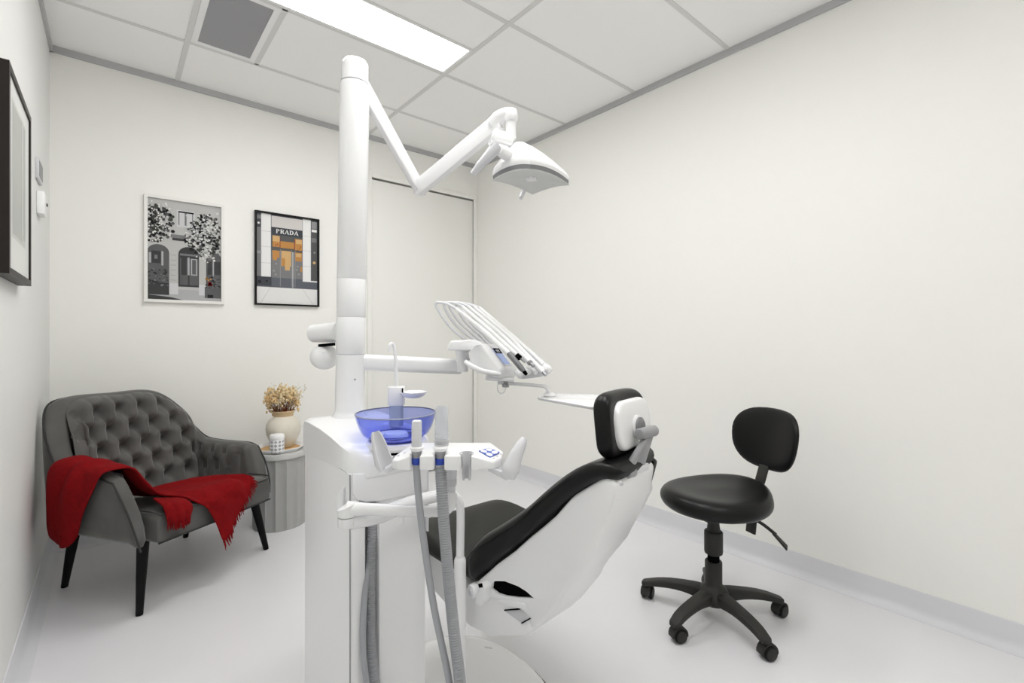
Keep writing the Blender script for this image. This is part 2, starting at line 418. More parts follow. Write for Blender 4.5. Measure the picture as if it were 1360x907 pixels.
# grey street print in a white frame
w, hh = 0.405, 0.632
t = thing('framed_picture', 'white framed black and white street print of arched doors under white blossom', 'picture', (0.342, YB, 1.353))
bm = NB(); frame_bars(bm, w, hh, 0.017, 0.024); obj('frame', bm, mat('white_frame', (0.83, 0.82, 0.79), 0.4), t, ang=20)
G = [flatcol('print_grey_%d' % k, (v, v, v * 1.03)) for k, v in enumerate((0.30, 0.012, 0.05, 0.11, 0.19, 0.42, 0.60))]
G += [flatcol('print_white', (0.72, 0.72, 0.70)), flatcol('print_red', (0.22, 0.01, 0.015)), flatcol('print_orange', (0.55, 0.28, 0.08)), flatcol('print_leaf', (0.055, 0.056, 0.05)), flatcol('print_stone', (0.50, 0.50, 0.49))]
bm = NB(); L_, R_, B_, T_ = -w / 2 + 0.015, w / 2 - 0.015, 0.015, hh - 0.015
PW, PH = R_ - L_, T_ - B_
def q(x0, z0, x1, z1, layer, mi): prect(bm, L_ + x0 * PW, B_ + z0 * PH, L_ + x1 * PW, B_ + z1 * PH, -0.010 - layer * 0.0003, mi)
def qp(pts, layer, mi): pgon(bm, [(L_ + x * PW, B_ + z * PH) for x, z in pts], -0.010 - layer * 0.0003, mi)
q(0, 0, 1, 1, 0, 11)                                   # pale facade
q(0, 0, 1, 0.11, 1, 5)                                 # pavement
qp([(0, 0), (0.5, 0), (0.3, 0.03), (0, 0.05)], 2, 2)
def arch(x0, x1, z0, z1, layer, mi):
    cx, r = (x0 + x1) / 2, (x1 - x0) / 2; pts = [(x0, z0), (x1, z0)]
    pts += [(cx + r * math.cos(math.pi * k / 10), z1 + r * 0.55 * math.sin(math.pi * k / 10)) for k in range(11)]; qp(pts, layer, mi)
arch(0.0, 0.28, 0.08, 0.47, 2, 3); arch(0.40, 0.68, 0.14, 0.47, 2, 2); arch(0.78, 1.0, 0.05, 0.45, 2, 3)
q(0.02, 0.36, 0.05, 0.46, 3, 5); q(0.055, 0.36, 0.17, 0.48, 3, 2); q(0.18, 0.34, 0.205, 0.48, 3, 5); q(0.09, 0.40, 0.13, 0.44, 4, 4)
q(0.42, 0.16, 0.53, 0.43, 3, 3); q(0.55, 0.16, 0.67, 0.43, 3, 3); q(0.525, 0.26, 0.55, 0.44, 4, 5); q(0.57, 0.26, 0.655, 0.43, 4, 5); q(0.585, 0.27, 0.64, 0.42, 5, 3); q(0.44, 0.26, 0.51, 0.43, 4, 2)
q(0.42, 0.455, 0.67, 0.475, 4, 4)
q(0.29, 0.09, 0.38, 0.5, 2, 11); q(0.28, 0.06, 0.40, 0.17, 3, 6); q(0.68, 0.06, 0.77, 0.17, 3, 6)
for k in range(6): q(0.30, 0.2 + 0.05 * k, 0.37, 0.203 + 0.05 * k, 4, 4)
q(0.80, 0.28, 0.86, 0.42, 3, 2); q(0.875, 0.27, 0.89, 0.43, 3, 5); q(0.90, 0.28, 0.99, 0.42, 3, 2)
q(0.0, 0.05, 0.28, 0.17, 4, 2); q(0.76, 0.035, 1.0, 0.15, 4, 3); q(0.80, 0.035, 0.88, 0.07, 5, 1)
q(0.38, 0.74, 0.62, 0.91, 2, 6); q(0.40, 0.76, 0.60, 0.90, 3, 4); q(0.415, 0.76, 0.485, 0.89, 4, 6); q(0.51, 0.76, 0.585, 0.89, 4, 6); q(0.40, 0.885, 0.61, 0.90, 5, 1); q(0.30, 0.625, 0.56, 0.66, 2, 4); q(0.32, 0.60, 0.52, 0.625, 2, 2)
rnd = random.Random(7)
def qd(x, z, r, layer, mi, n=6): disc(bm, L_ + x * PW, B_ + z * PH, r, -0.010 - layer * 0.0003, mi, n, rnd.random())
for k in range(230):                                    # foliage of the two trees
    a, rr = rnd.uniform(0, 6.283), math.sqrt(rnd.random())
    x, z = 0.08 + 0.27 * rr * math.cos(a), 0.76 + 0.19 * rr * math.sin(a)
    if 0.012 < x < 0.985 and z < 0.985: qd(x, z, rnd.uniform(0.005, 0.011), 6 + (k % 4) * 0.2, rnd.choice((10, 2, 1, 3)))
    x, z = 0.78 + 0.30 * rr * math.cos(a + 1), 0.68 + 0.20 * rr * math.sin(a + 1) + 0.12 * (x - 0.1)
    if 0.012 < x < 0.985 and z < 0.985: qd(x, z, rnd.uniform(0.005, 0.011), 6 + (k % 4) * 0.2, rnd.choice((10, 2, 3, 1)))
for k in range(62):
    x, z = rnd.uniform(0.015, 0.30), rnd.uniform(0.62, 0.97)
    if x < 0.40 - 0.35 * abs(z - 0.72): qd(x, z, rnd.uniform(0.0035, 0.0062), 8, 7 if k % 3 else 6)
for k in range(115):
    x = rnd.uniform(0.50, 0.98); z = rnd.gauss(0.67 + 0.25 * (x - 0.6), 0.09)
    if z < 0.95 and z > 0.55: qd(x, z, rnd.uniform(0.004, 0.0075), 8, 7 if k % 3 else 6)
for k in range(34): qd(rnd.gauss(0.80, 0.06), rnd.gauss(0.48, 0.035), rnd.uniform(0.004, 0.007), 8, 7)
for k in range(9): qd(rnd.uniform(0.0 + 0.02, 0.2), rnd.uniform(0.565, 0.61), 0.006, 8, 7)
for k in range(70): qd(rnd.uniform(0.015, 0.26), rnd.uniform(0.14, 0.30), rnd.uniform(0.003, 0.007), 6, rnd.choice((3, 4, 2)))
for k in range(50): qd(rnd.uniform(0.78, 0.985), rnd.uniform(0.14, 0.26), rnd.uniform(0.003, 0.007), 6, rnd.choice((3, 4, 2, 4)))
for k in range(9): qd(rnd.gauss(0.84, 0.02), rnd.gauss(0.18, 0.012), 0.006, 9, 8)
for k in range(6): qd(rnd.gauss(0.80, 0.02), rnd.gauss(0.235, 0.012), 0.005, 9, 9)
no_recalc('print', bm, G, t)

# colour print of a shop front in a black frame
w, hh = 0.414, 0.626
t = thing('framed_picture', 'black framed colour print of a shop front glowing orange behind its doors', 'picture', (0.926, YB, 1.359))
bm = NB(); frame_bars(bm, w, hh, 0.011, 0.024); obj('frame', bm, M['frameblack'], t, ang=20)
C = [flatcol('shop_%d' % k, c) for k, c in enumerate([(0.76, 0.755, 0.74), (0.115, 0.125, 0.145), (0.055, 0.06, 0.07), (0.62, 0.59, 0.575), (0.50, 0.24, 0.07), (0.62, 0.40, 0.18), (0.20, 0.20, 0.205), (0.10, 0.10, 0.10), (0.80, 0.80, 0.79), (0.30, 0.30, 0.31), (0.25, 0.03, 0.03), (0.02, 0.02, 0.022), (0.42, 0.42, 0.42)])]
bm = NB(); L_, R_, B_, T_ = -w / 2 + 0.010, w / 2 - 0.010, 0.010, hh - 0.010; PW, PH = R_ - L_, T_ - B_
q(0, 0, 1, 1, 0, 1); q(0, 0, 1, 0.185, 1, 0)
qp([(0.06, 0.0), (0.065, 0.0), (0.225, 0.185), (0.22, 0.185)], 2, 12); qp([(0.93, 0.0), (0.935, 0.0), (0.745, 0.185), (0.74, 0.185)], 2, 12)
q(0, 0.30, 0.08, 0.97, 1, 6); q(0, 0.55, 0.08, 0.58, 2, 9); q(0.01, 0.84, 0.07, 0.93, 2, 2); qd(0.035, 0.885, 0.008, 3, 8); q(0, 0.2, 0.24, 0.30, 2, 2)
qd(0.05, 0.24, 0.012, 3, 11); qd(0.16, 0.25, 0.008, 3, 11)
q(0.075, 0.295, 0.225, 1.0, 2, 8); q(0.745, 0.27, 0.885, 1.0, 2, 8); q(0.745, 0.27, 0.995, 0.285, 3, 8)
for z in (0.45, 0.63, 0.80): q(0.075, z, 0.225, z + 0.003, 3, 12); q(0.745, z, 0.885, z + 0.003, 3, 12)
q(0.235, 0.86, 0.74, 0.985, 2, 3); q(0.235, 0.775, 0.74, 0.86, 2, 2)
q(0.235, 0.185, 0.74, 0.775, 2, 6); q(0.235, 0.185, 0.74, 0.295, 3, 1); q(0.235, 0.60, 0.74, 0.775, 2.5, 7)
q(0.25, 0.64, 0.365, 0.765, 4, 4); q(0.375, 0.635, 0.60, 0.71, 4, 4); q(0.615, 0.625, 0.735, 0.755, 4, 4)
q(0.25, 0.70, 0.365, 0.765, 5, 5); q(0.63, 0.70, 0.73, 0.75, 5, 5)
for x in (0.368, 0.605): q(x, 0.63, x + 0.008, 0.75, 6, 10)
for x, z in ((0.30, 0.66), (0.33, 0.67), (0.69, 0.65), (0.71, 0.67), (0.66, 0.63)): qd(x, z, 0.004, 6, 10)
q(0.39, 0.43, 0.55, 0.605, 4, 5); q(0.40, 0.43, 0.45, 0.52, 5, 4); q(0.45, 0.385, 0.53, 0.44, 5, 5)
q(0.25, 0.52, 0.36, 0.60, 4, 4); q(0.255, 0.49, 0.32, 0.54, 5, 4); q(0.62, 0.50, 0.73, 0.60, 4, 4); q(0.63, 0.55, 0.72, 0.59, 5, 5); q(0.705, 0.38, 0.735, 0.44, 4, 4)
for x in (0.37, 0.555, 0.612): q(x, 0.20, x + 0.008, 0.62, 6, 9)
q(0.575, 0.19, 0.583, 0.60, 6, 8)
for x, z in ((0.27, 0.37), (0.31, 0.45), (0.66, 0.44), (0.68, 0.35), (0.30, 0.33), (0.645, 0.40)): qd(x, z, 0.007, 5, 9)
q(0.895, 0.29, 0.995, 0.995, 2, 7); q(0.90, 0.86, 0.99, 0.89, 3, 8); q(0.90, 0.90, 0.99, 0.98, 3, 9); q(0.90, 0.74, 0.985, 0.79, 3, 6); qd(0.945, 0.50, 0.011, 3, 5); qd(0.95, 0.62, 0.007, 3, 9)
# shop sign letters: strokes with serifs, drawn on the dark fascia
LH = 0.048; LZ = 0.795
def stroke(pts, layer=7): qp(pts, layer, 8)
def letter(ch, x, wd):
    th, tn = wd * 0.26, wd * 0.13
    def R(a, b, c, d): stroke([(x + a * wd, LZ + b * LH), (x + c * wd, LZ + b * LH), (x + c * wd, LZ + d * LH), (x + a * wd, LZ + d * LH)])
    if ch in 'PRD':
        R(0.08, 0, 0.34, 1); R(0, 0, 0.42, 0.07); R(0, 0.93, 0.42, 1)
    if ch in 'PR':
        for k in range(6):
            a0, a1 = math.radians(90 - 30 * k), math.radians(60 - 30 * k)
            o = lambda a, s: (x + (0.42 + 0.48 * s * math.cos(a)) * wd, LZ + (0.73 + 0.27 * (s if abs(math.sin(a)) < 0.5 else (1 if s == 1 else 0.72)) * math.sin(a)) * LH)
            stroke([o(a0, 1), o(a1, 1), o(a1, 0.5), o(a0, 0.5)])
        R(0.3, 0.93, 0.45, 1); R(0.3, 0.46, 0.45, 0.54)
    if ch == 'R':
        stroke([(x + 0.42 * wd, LZ + 0.47 * LH), (x + 0.68 * wd, LZ + 0.47 * LH), (x + 1.02 * wd, LZ), (x + 0.72 * wd, LZ)])
    if ch == 'D':
        for k in range(6):
            a0, a1 = math.radians(90 - 30 * k), math.radians(60 - 30 * k)
            o = lambda a, s: (x + (0.40 + 0.58 * s * math.cos(a)) * wd, LZ + (0.5 + 0.5 * (1 if s == 1 else 0.84) * math.sin(a)) * LH)
            stroke([o(a0, 1), o(a1, 1), o(a1, 0.52), o(a0, 0.52)])
    if ch == 'A':
        stroke([(x, LZ), (x + 0.14 * wd, LZ), (x + 0.52 * wd, LZ + 0.92 * LH), (x + 0.46 * wd, LZ + LH)])
        stroke([(x + 0.42 * wd, LZ + LH), (x + 0.58 * wd, LZ + LH), (x + 0.98 * wd, LZ), (x + 0.70 * wd, LZ)])
        R(0.22, 0.28, 0.78, 0.36); R(-0.06, 0, 0.24, 0.07); R(0.62, 0, 1.06, 0.07)
cx = 0.305
for ch, wd in (('P', 0.062), ('R', 0.066), ('A', 0.07), ('D', 0.07), ('A', 0.07)): letter(ch, cx, wd); cx += wd + 0.007
no_recalc('print', bm, C, t)

# picture on the left wall (turned to face +X)
w, hh = 0.47, 0.60
t = thing('framed_picture', 'dark framed picture with a wide pale mount hanging on the shaded left wall', 'picture', (XL, 2.165, 1.335), math.pi / 2)
bm = NB(); frame_bars(bm, w, hh, 0.019, 0.034); obj('frame', bm, M['framebrown'], t, ang=20)
bm = NB(); L_, R_, B_, T_ = -w / 2 + 0.015, w / 2 - 0.015, 0.015, hh - 0.015; PW, PH = R_ - L_, T_ - B_
q(0, 0, 1, 1, 0, 0); q(0.16, 0.18, 0.80, 0.90, 1, 2); q(0.19, 0.20, 0.62, 0.88, 2, 1); q(0.62, 0.24, 0.66, 0.88, 3, 0); q(0.69, 0.22, 0.79, 0.88, 2, 1)
for v in bm.verts: v.co.y -= 0.019
no_recalc('print', bm, [M['mount'], M['mountgrey'], M['mountlight']], t)

t = thing('thermostat', 'flat grey wall controller beside the dark framed picture, above the white sensor', 'thermostat', (XL, 2.965, 1.885))
bm = NB(); box(bm, (0, -0.075, -0.045), (0.012, 0.075, 0.045), 0.003); obj('case', bm, M['greyplastic'], t)
bm = NB(); box(bm, (0.012, -0.06, -0.032), (0.0135, 0.06, 0.034)); obj('screen', bm, M['darksteel'], t)
t = thing('wall_sensor', 'small white wall box with a dark button under the grey controller', 'sensor', (XL, 2.985, 1.745))
bm = NB(); box(bm, (0, -0.055, -0.05), (0.026, 0.055, 0.05), 0.005); obj('case', bm, M['white'], t)
bm = NB(); box(bm, (0.0265, 0.02, 0.0), (0.0295, 0.04, 0.012)); obj('button', bm, M['blackplastic'], t)

# ------------------------------------------------------------------ dental treatment unit: cabinet, lamp post, spittoon, support arm
UB = (0.58, 1.39, 0.0)
unit = thing('dental_unit', 'tall white dental treatment cabinet with lamp post and blue spittoon bowl', 'dental unit', UB)
UX0, UX1, UY0, UY1 = 0.470, 0.690, 1.20, 1.585
# body with a recess in its front where the hoses go in
bm = NB()
body = [(UX0, UY1), (UX0, UY0 + 0.012), (UX0 + 0.004, UY0 + 0.004), (UX0 + 0.012, UY0), (0.494, UY0), (0.508, UY0 + 0.004), (0.514, UY0 + 0.016), (0.516, UY0 + 0.075), (0.540, UY0 + 0.075), (0.544, UY0 + 0.012), (0.548, UY0 + 0.004), (0.558, UY0), (UX1 - 0.012, UY0), (UX1 - 0.003, UY0 + 0.004), (UX1, UY0 + 0.012), (UX1, UY1)]
prism(bm, body, lambda a, b, t: Vector((a, b, t)), 0.0, 0.80)
obj('cabinet', bm, M['white'], unit, base=UB, ang=30)
bm = NB(); box(bm, (UX0 - 0.0012, UY0 + 0.008, 0.02), (UX0 + 0.001, UY0 + 0.0105, 0.80)); obj('panel_seam', bm, M['seam'], unit, base=UB)
# top cover: side profile falling to a rounded front, rounded plan corners
bm = NB(); rings = []
prof_top = [(1.590, 0.880), (1.578, 0.897), (1.54, 0.899), (1.43, 0.895), (1.34, 0.886), (1.26, 0.874), (1.215, 0.860), (1.196, 0.838), (1.190, 0.812)]
ys = [p[0] for p in prof_top]
def bottom(y): return interp([1.19, 1.21, 1.24, 1.40, 1.60], [0.788, 0.794, 0.806, 0.797, 0.784], y)
NS = 14
grid = []
for y, z in prof_top:
    row = []
    ins = 0.0 if y > 1.24 else 0.045 * ((1.24 - y) / 0.05) ** 2
    for k in range(NS + 1):
        u = k / NS; x = (UX0 - 0.004 + ins) + (UX1 + 0.03 - UX0 + 0.004 - 2 * ins) * u
        e = min(u, 1 - u) * (UX1 - UX0 + 0.03)
        drop = 0.010 * max(0, 1 - e / 0.018) ** 2
        row.append(Vector((x, y, z - drop)))
    grid.append(row)
rings = []
for row in grid:
    b = [Vector((row[-1].x, row[0].y, bottom(row[0].y))), Vector((row[0].x, row[0].y, bottom(row[0].y)))]
    rings.append(row + b)
loft(bm, rings); obj('top_cover', bm, M['white'], unit, base=UB, ang=55)
# drawer band under the cover
bm = NB(); pts = [(0.4725, 0.752), (0.4725, 0.806), (0.505, 0.800), (0.60, 0.800), (0.6895, 0.806), (0.6895, 0.716), (0.66, 0.716), (0.54, 0.720), (0.505, 0.726), (0.485, 0.736)]
prism(bm, pts, lambda a, b, t: Vector((a, t, b)), UY0 - 0.007, UY0 + 0.003, 0.003); obj('drawer_front', bm, M['white'], unit, base=UB)
bm = NB(); box(bm, (0.490, UY0 - 0.0045, 0.722), (0.6905, UY0 - 0.0005, 0.7945)); obj('drawer_gap', bm, M['seam'], unit, base=UB)
bm = NB(); box(bm, (0.6885, UY0 - 0.0075, 0.60), (0.6925, UY0 + 0.012, 0.80)); obj('edge_trim', bm, M['lightgrey'], unit, base=UB)

# post, leaning very slightly, with three seams
P0, P1 = at(464.2, 553, 1.55), at(471.4, 108, 1.55)
pd = (P1 - P0).normalized(); PLn = (P1 - P0).length
def pz(z): return (z - P0.z) / pd.z
bm = NB(); lathe(bm, [(0.058, -0.012), (0.056, 0.002), (0.048, 0.012), (0.0455, 0.022), (0.0448, pz(1.0985))], P0, pd, 40)
post = obj('post', bm, M['whitemet'], unit, base=UB)
bm = NB(); lathe(bm, [(0.0440, pz(1.10)), (0.0448, pz(1.1015)), (0.0452, pz(1.2185)), (0.0445, pz(1.2195))], P0, pd, 40); obj('collar', bm, M['whitemet'], unit, base=UB)
bm = NB(); lathe(bm, [(0.0445, pz(1.2205)), (0.0452, pz(1.222)), (0.0458, pz(1.341)), (0.0452, pz(1.342)), (0.0458, pz(1.343)), (0.0466, pz(1.965)), (0.0445, pz(1.978))], P0, pd, 40); obj('upper_post', bm, M['whitemet'], unit, base=UB)
for k, z in enumerate((1.0995, 1.22)):
    bm = NB(); lathe(bm, [(0.0435, pz(z) - 0.002), (0.0435, pz(z) + 0.002)], P0, pd, 32); obj('seam', bm, M['seam'], unit, base=UB)
bm = NB(); s = at(471.5, 504, 1.55 - 0.0435); lathe(bm, [(0.0025, -0.004), (0.0025, 0.0035)], s, (s - at(464.8, 504, 1.55)).normalized(), 10); obj('screw', bm, M['seam'], unit, base=UB)

# rear hub of the instrument arm, left of the post
bm = NB()
a0, a1 = at(416, 443, 1.655), at(452, 441, 1.60)
lathe(bm, [(0.026, 0.0), (0.031, 0.004), (0.032, 0.03), (0.036, (a1 - a0).length)], a0, (a1 - a0), 24); obj('hub_cover', bm, M['white'], unit, base=UB)
bm = NB(); b0 = at(431, 474, 1.62); bmesh.ops.create_uvsphere(bm, u_segments=24, v_segments=14, radius=1.0)
for v in bm.verts: v.co = b0 + RT * (v.co.x * 0.046) + FW * (v.co.y * 0.05) + UP * (v.co.z * 0.043)
obj('hub_knob', bm, M['white'], unit, base=UB)
bm = NB(); bar(bm, at(424, 459, 1.60), at(444, 457, 1.575), 0.012, 0.010, bev=0.002); obj('hub_slot', bm, M['void'], unit, base=UB)
# horizontal arm to the instrument console
bm = NB(); A0, A1 = at(470, 480.5, 1.56), at(612, 487, 1.66); rg = []
d = (A1 - A0).normalized(); sd = d.cross(UP).normalized()
for tt, sc in ((0, 1), (0.97, 1), (0.99, 0.95), (1.0, 0.8)):
    c = A0 + (A1 - A0) * tt
    rg.append([c + sd * x * sc + UP * z * sc for x, z in rrect(0.048, 0.053, 0.017, 5)])
loft(bm, rg); obj('console_arm', bm, M['whitemet'], unit, base=UB)

# spittoon: white plinth, blue glass bowl, strainer, tap block, filler spout, cup dish
BC = Vector((0.608, 1.227, 0.0))
bm = NB(); lathe(bm, [(0.060, 0.8485), (0.078, 0.850), (0.086, 0.858), (0.084, 0.869), (0.060, 0.872)], BC, n=40); obj('bowl_plinth', bm, M['white'], unit, base=UB)
bm = NB(); lathe(bm, [(0.055, 0.838), (0.055, 0.8485)], BC, n=32); obj('plinth_gap', bm, M['void'], unit, base=UB)
prof = [(0.012, 0.8755), (0.058, 0.8755), (0.076, 0.880), (0.089, 0.891), (0.098, 0.908), (0.1045, 0.926), (0.1085, 0.944), (0.1105, 0.944), (0.1065, 0.925), (0.100, 0.906), (0.091, 0.8885), (0.077, 0.877), (0.058, 0.8725), (0.012, 0.8725)]
bm = NB(); lathe(bm, prof, BC, n=64, cap=(False, False))
bowl = obj('spittoon_bowl', bm, M['glass'], unit, base=UB, ang=60, label='translucent blue glass bowl')
bm = NB(); lathe(bm, [(0.034, 0.876), (0.034, 0.884), (0.030, 0.889), (0.022, 0.8895), (0.004, 0.8895)], BC, n=32); obj('strainer', bm, mat('strainer_blue', (0.72, 0.77, 0.92), 0.3), bowl, base=UB)
bm = NB(); lathe(bm, [(0.1075, 0.9425), (0.1110, 0.9425), (0.1112, 0.9450), (0.1090, 0.9458), (0.1075, 0.9450)], BC, n=64, cap=(False, False)); obj('bowl_rim', bm, mat('bowl_rim_blue', (0.28, 0.30, 0.40), 0.2), bowl, base=UB)
bm = NB(); lathe(bm, [(0.060, 0.8718), (0.072, 0.8718), (0.074, 0.8755), (0.062, 0.8755)], BC, n=64, cap=(False, False)); obj('bowl_foot', bm, mat('bowl_foot_blue', (0.015, 0.02, 0.22), 0.2), bowl, base=UB)
bm = NB(); lathe(bm, [(0.064, 0.884), (0.066, 0.8845), (0.066, 0.886), (0.064, 0.8865)], BC, n=64, cap=(False, False)); obj('bowl_ring', bm, mat('bowl_ring_blue', (0.05, 0.07, 0.42), 0.2), bowl, base=UB)
bm = NB(); c = at(526.5, 560, 1.42); prism(bm, rrect(0.038, 0.032, 0.009, 4), lambda a, b, t: c + RT * a + FW * b + UP * t, -0.012, 0.052); obj('tap_stem', bm, mat('tap_blue_grey', (0.40, 0.46, 0.62), 0.25), unit, base=UB, label='blue grey tap stem')
bm = NB(); c = at(526.5, 526.5, 1.42)
prism(bm, rrect(0.046, 0.040, 0.008, 4), lambda a, b, t: c + RT * a + FW * b + UP * t, -0.026, 0.030, 0.003); obj('tap_block', bm, M['white'], unit, base=UB)
bm = NB(); bar(bm, at(534.6, 515.5, 1.3985), at(534.6, 524.5, 1.3985), 0.0035, 0.004, up=FW); obj('tap_slot', bm, M['void'], unit, base=UB)
bm = NB(); tube(bm, [at(527, 516, 1.42), at(526, 490, 1.42), at(524.6, 468, 1.42), at(523, 459, 1.42), at(520, 456.5, 1.415), at(517.6, 459.5, 1.41), at(517.2, 467, 1.41)], [0.0062, 0.0058, 0.0052, 0.0052, 0.0052, 0.0052, 0.0056], 14, 6); obj('filler_spout', bm, M['white'], unit, base=UB)
bm = NB(); c = at(549, 521.5, 1.41)
lathe(bm, [(0.020, -0.014), (0.030, -0.010), (0.0385, -0.001), (0.040, 0.003), (0.0375, 0.003), (0.028, -0.006), (0.004, -0.007)], c, n=36)
bar(bm, at(533, 522.5, 1.41), at(543, 523, 1.41), 0.02, 0.010, bev=0.002); obj('cup_dish', bm, M['white'], unit, base=UB)

# assistant's arm: support pole beside the cabinet, two links and an elbow
bm = NB(); pp = at(611, 748, 1.35)
lathe(bm, [(0.0172, 0.036 - pp.z), (0.0172, 0.0), (0.0168, 0.010), (0.0135, 0.018), (0.0125, 0.019)], pp, n=24); obj('support_pole', bm, M['whitemet'], unit, base=UB)
bm = NB(); tube(bm, [pp, at(611.5, 715, 1.35), at(611.8, 690, 1.35), at(611, 672, 1.35), at(606.5, 661, 1.345), at(598, 656, 1.34)], [0.0118] * 6, 16, 6); obj('pole_bend', bm, M['whitemet'], unit, base=UB)
EL = at(461, 684, 1.10)
bm = NB(); tube(bm, [at(603, 657, 1.345), at(578, 659, 1.30), at(545, 668, 1.23), at(505, 684, 1.15), at(466, 693, 1.10)], [0.015, 0.0165, 0.0175, 0.019, 0.0175], 18, 5, flat=1.0); obj('lower_link', bm, M['whitemet'], unit, base=UB)
bm = NB(); tube(bm, [at(462, 676, 1.10), at(482, 676, 1.10), at(530, 678, 1.10), at(568, 679, 1.10), at(590, 678, 1.105), at(598, 669, 1.11), at(600, 655, 1.12)], [0.0185, 0.0145, 0.0130, 0.0125, 0.013, 0.0135, 0.012], 18, 5); obj('upper_link', bm, M['whitemet'], unit, base=UB)
ez = EL.z
bm = NB(); rg = []
for z, sl in ((ez - 0.0005, 0), (ez + 0.014, 0), (ez + 0.021, 1), (ez + 0.0235, 1.0)):
    r = 0.0212 if z < ez + 0.022 else 0.0185
    rg.append([Vector((EL.x, EL.y, z)) + RT * r * math.cos(a) + FW * r * math.sin(a) + UP * (sl * 0.008 * math.cos(a)) for a in [2 * math.pi * k / 28 for k in range(28)]])
loft(bm, rg); obj('elbow_cap', bm, M['white'], unit, base=UB)
bm = NB(); lathe(bm, [(0.0205, -0.001), (0.0205, 0.001)], EL - UP * 0.0015, n=28); obj('elbow_seam', bm, M['seam'], unit, base=UB)
bm = NB(); lathe(bm, [(0.0195, -0.026), (0.0212, -0.022), (0.0212, -0.003)], EL, n=28); obj('elbow_base', bm, M['white'], unit, base=UB)
# fin handle on the cabinet's left side
fh = [(447.5, 690), (446, 668), (448.5, 656), (454, 648), (455, 650), (454.5, 690)]
bm = NB(); fhp = {i: at(x, y, 1.243) for i, (x, y) in enumerate(fh)}; prism(bm, [(i, 0) for i in range(6)], lambda a, b, t: fhp[int(round(a))] + (FW * 0.9 + RT * 0.3) * t, 0.0, 0.020, 0.003); obj('side_handle', bm, M['white'], unit, base=UB)
bm = NB(); tube(bm, [at(534, 684, 1.10), at(534, 696, 1.10)], 0.0045, 12); obj('hook_peg', bm, M['white'], unit, base=UB)

# ------------------------------------------------------------------ assistant's instrument holder with its two suction hoses
def hd(lat, dep, z): return RT * lat + FW * dep + UP * z
HB = hd(-0.15, 1.09, 0.866)
holder = thing('instrument_holder', 'white holder bar with keypad and two grey scoop grips before the blue bowl', 'instrument holder', HB)
def notch(c, w, dp=1.075): return [(c - w / 2, 1.03), (c - w * 0.42, dp - 0.006), (c - w * 0.25, dp), (c + w * 0.25, dp), (c + w * 0.42, dp - 0.006), (c + w / 2, 1.03)]
SL = [(-0.2116, 0.021), (-0.1590, 0.023), (-0.1005, 0.023)]
def slope_z(a, b): return 0.20 * max(0, 1.125 - b) * max(interp([-0.085, -0.045], [0, 1], a), interp([-0.262, -0.236], [1, 0], a))
poly = [(-0.020, 1.095), (-0.052, 1.160), (-0.240, 1.160), (-0.266, 1.075), (-0.266, 1.050), (-0.250, 1.030)]
for c, w in SL: poly += notch(c, w)
poly += [(-0.082, 1.030), (-0.042, 1.040), (-0.024, 1.062)]
bm = NB(); prism(bm, poly, lambda a, b, t: hd(a, b, t - (slope_z(a, b) if t > 0.88 else 0)), 0.868, 0.900, 0.004, 3); bar_o = obj('holder_bar', bm, M['white'], holder, base=HB)
# keypad on the sloping right end
bm = NB(); kc = (-0.052, 1.083); ka = math.radians(-38)
def kp(u, v, z=0.9005): v *= 1.25; a, b = kc[0] + u * math.cos(ka) - v * math.sin(ka), kc[1] + u * math.sin(ka) + v * math.cos(ka); return hd(a, b, z - slope_z(a, b) + 0.0008)
def kprism(b, poly, z0, z1, bev=0.0): prism(b, poly, lambda a, c, t: kp(a, c, t), z0, z1, bev)
kprism(bm, rrect(0.034, 0.030, 0.003), 0.8995, 0.9009); pad = obj('keypad', bm, mat('pad_blue', (0.10, 0.16, 0.55), 0.4), holder, base=HB, label='blue keypad with white buttons')
for ix in (-1, 0, 1):
    for iy in (-1, 1):
        if ix == 1: continue
        bm = NB(); kprism(bm, [(0.0085 * (2 * ix + 1) + 0.0072 * math.cos(a), 0.0075 * iy + 0.0062 * math.sin(a)) for a in [k * math.pi / 8 for k in range(16)]], 0.9008, 0.9018); obj('button', bm, M['white'], pad, base=HB)
for ix in range(3):
    bm = NB(); kprism(bm, [(0.024 + 0.0 * ix + x, -0.010 + 0.010 * ix + y) for x, y in rrect(0.004, 0.003, 0.001)], 0.8998, 0.9008); obj('button', bm, M['greyplastic'], pad, base=HB)
bm = NB()
for k in range(3): kprism(bm, [(-0.160 + 0.012 * k + x, -0.118 + 0.006 * k + y) for x, y in rrect(0.006, 0.003, 0.001)], 0.8998, 0.9008)
obj('button_mark', bm, M['greyplastic'], holder, base=HB)
# empty third cradle
bm = NB(); c = SL[2][0]; n = 18; rg = []
for z, r in ((0.842, 0.0095), (0.870, 0.0105), (0.895, 0.0145), (0.9015, 0.0165)):
    a = [math.radians(-55 + 290 * k / n) for k in range(n + 1)]
    rg.append([hd(c + r * math.cos(t), 1.052 + r * math.sin(t), z) for t in a] + [hd(c + (r - 0.002) * math.cos(t), 1.052 + (r - 0.002) * math.sin(t), z) for t in reversed(a)])
loft(bm, rg); obj('cradle', bm, M['greyplastic'], holder, base=HB, label='empty grey cradle')
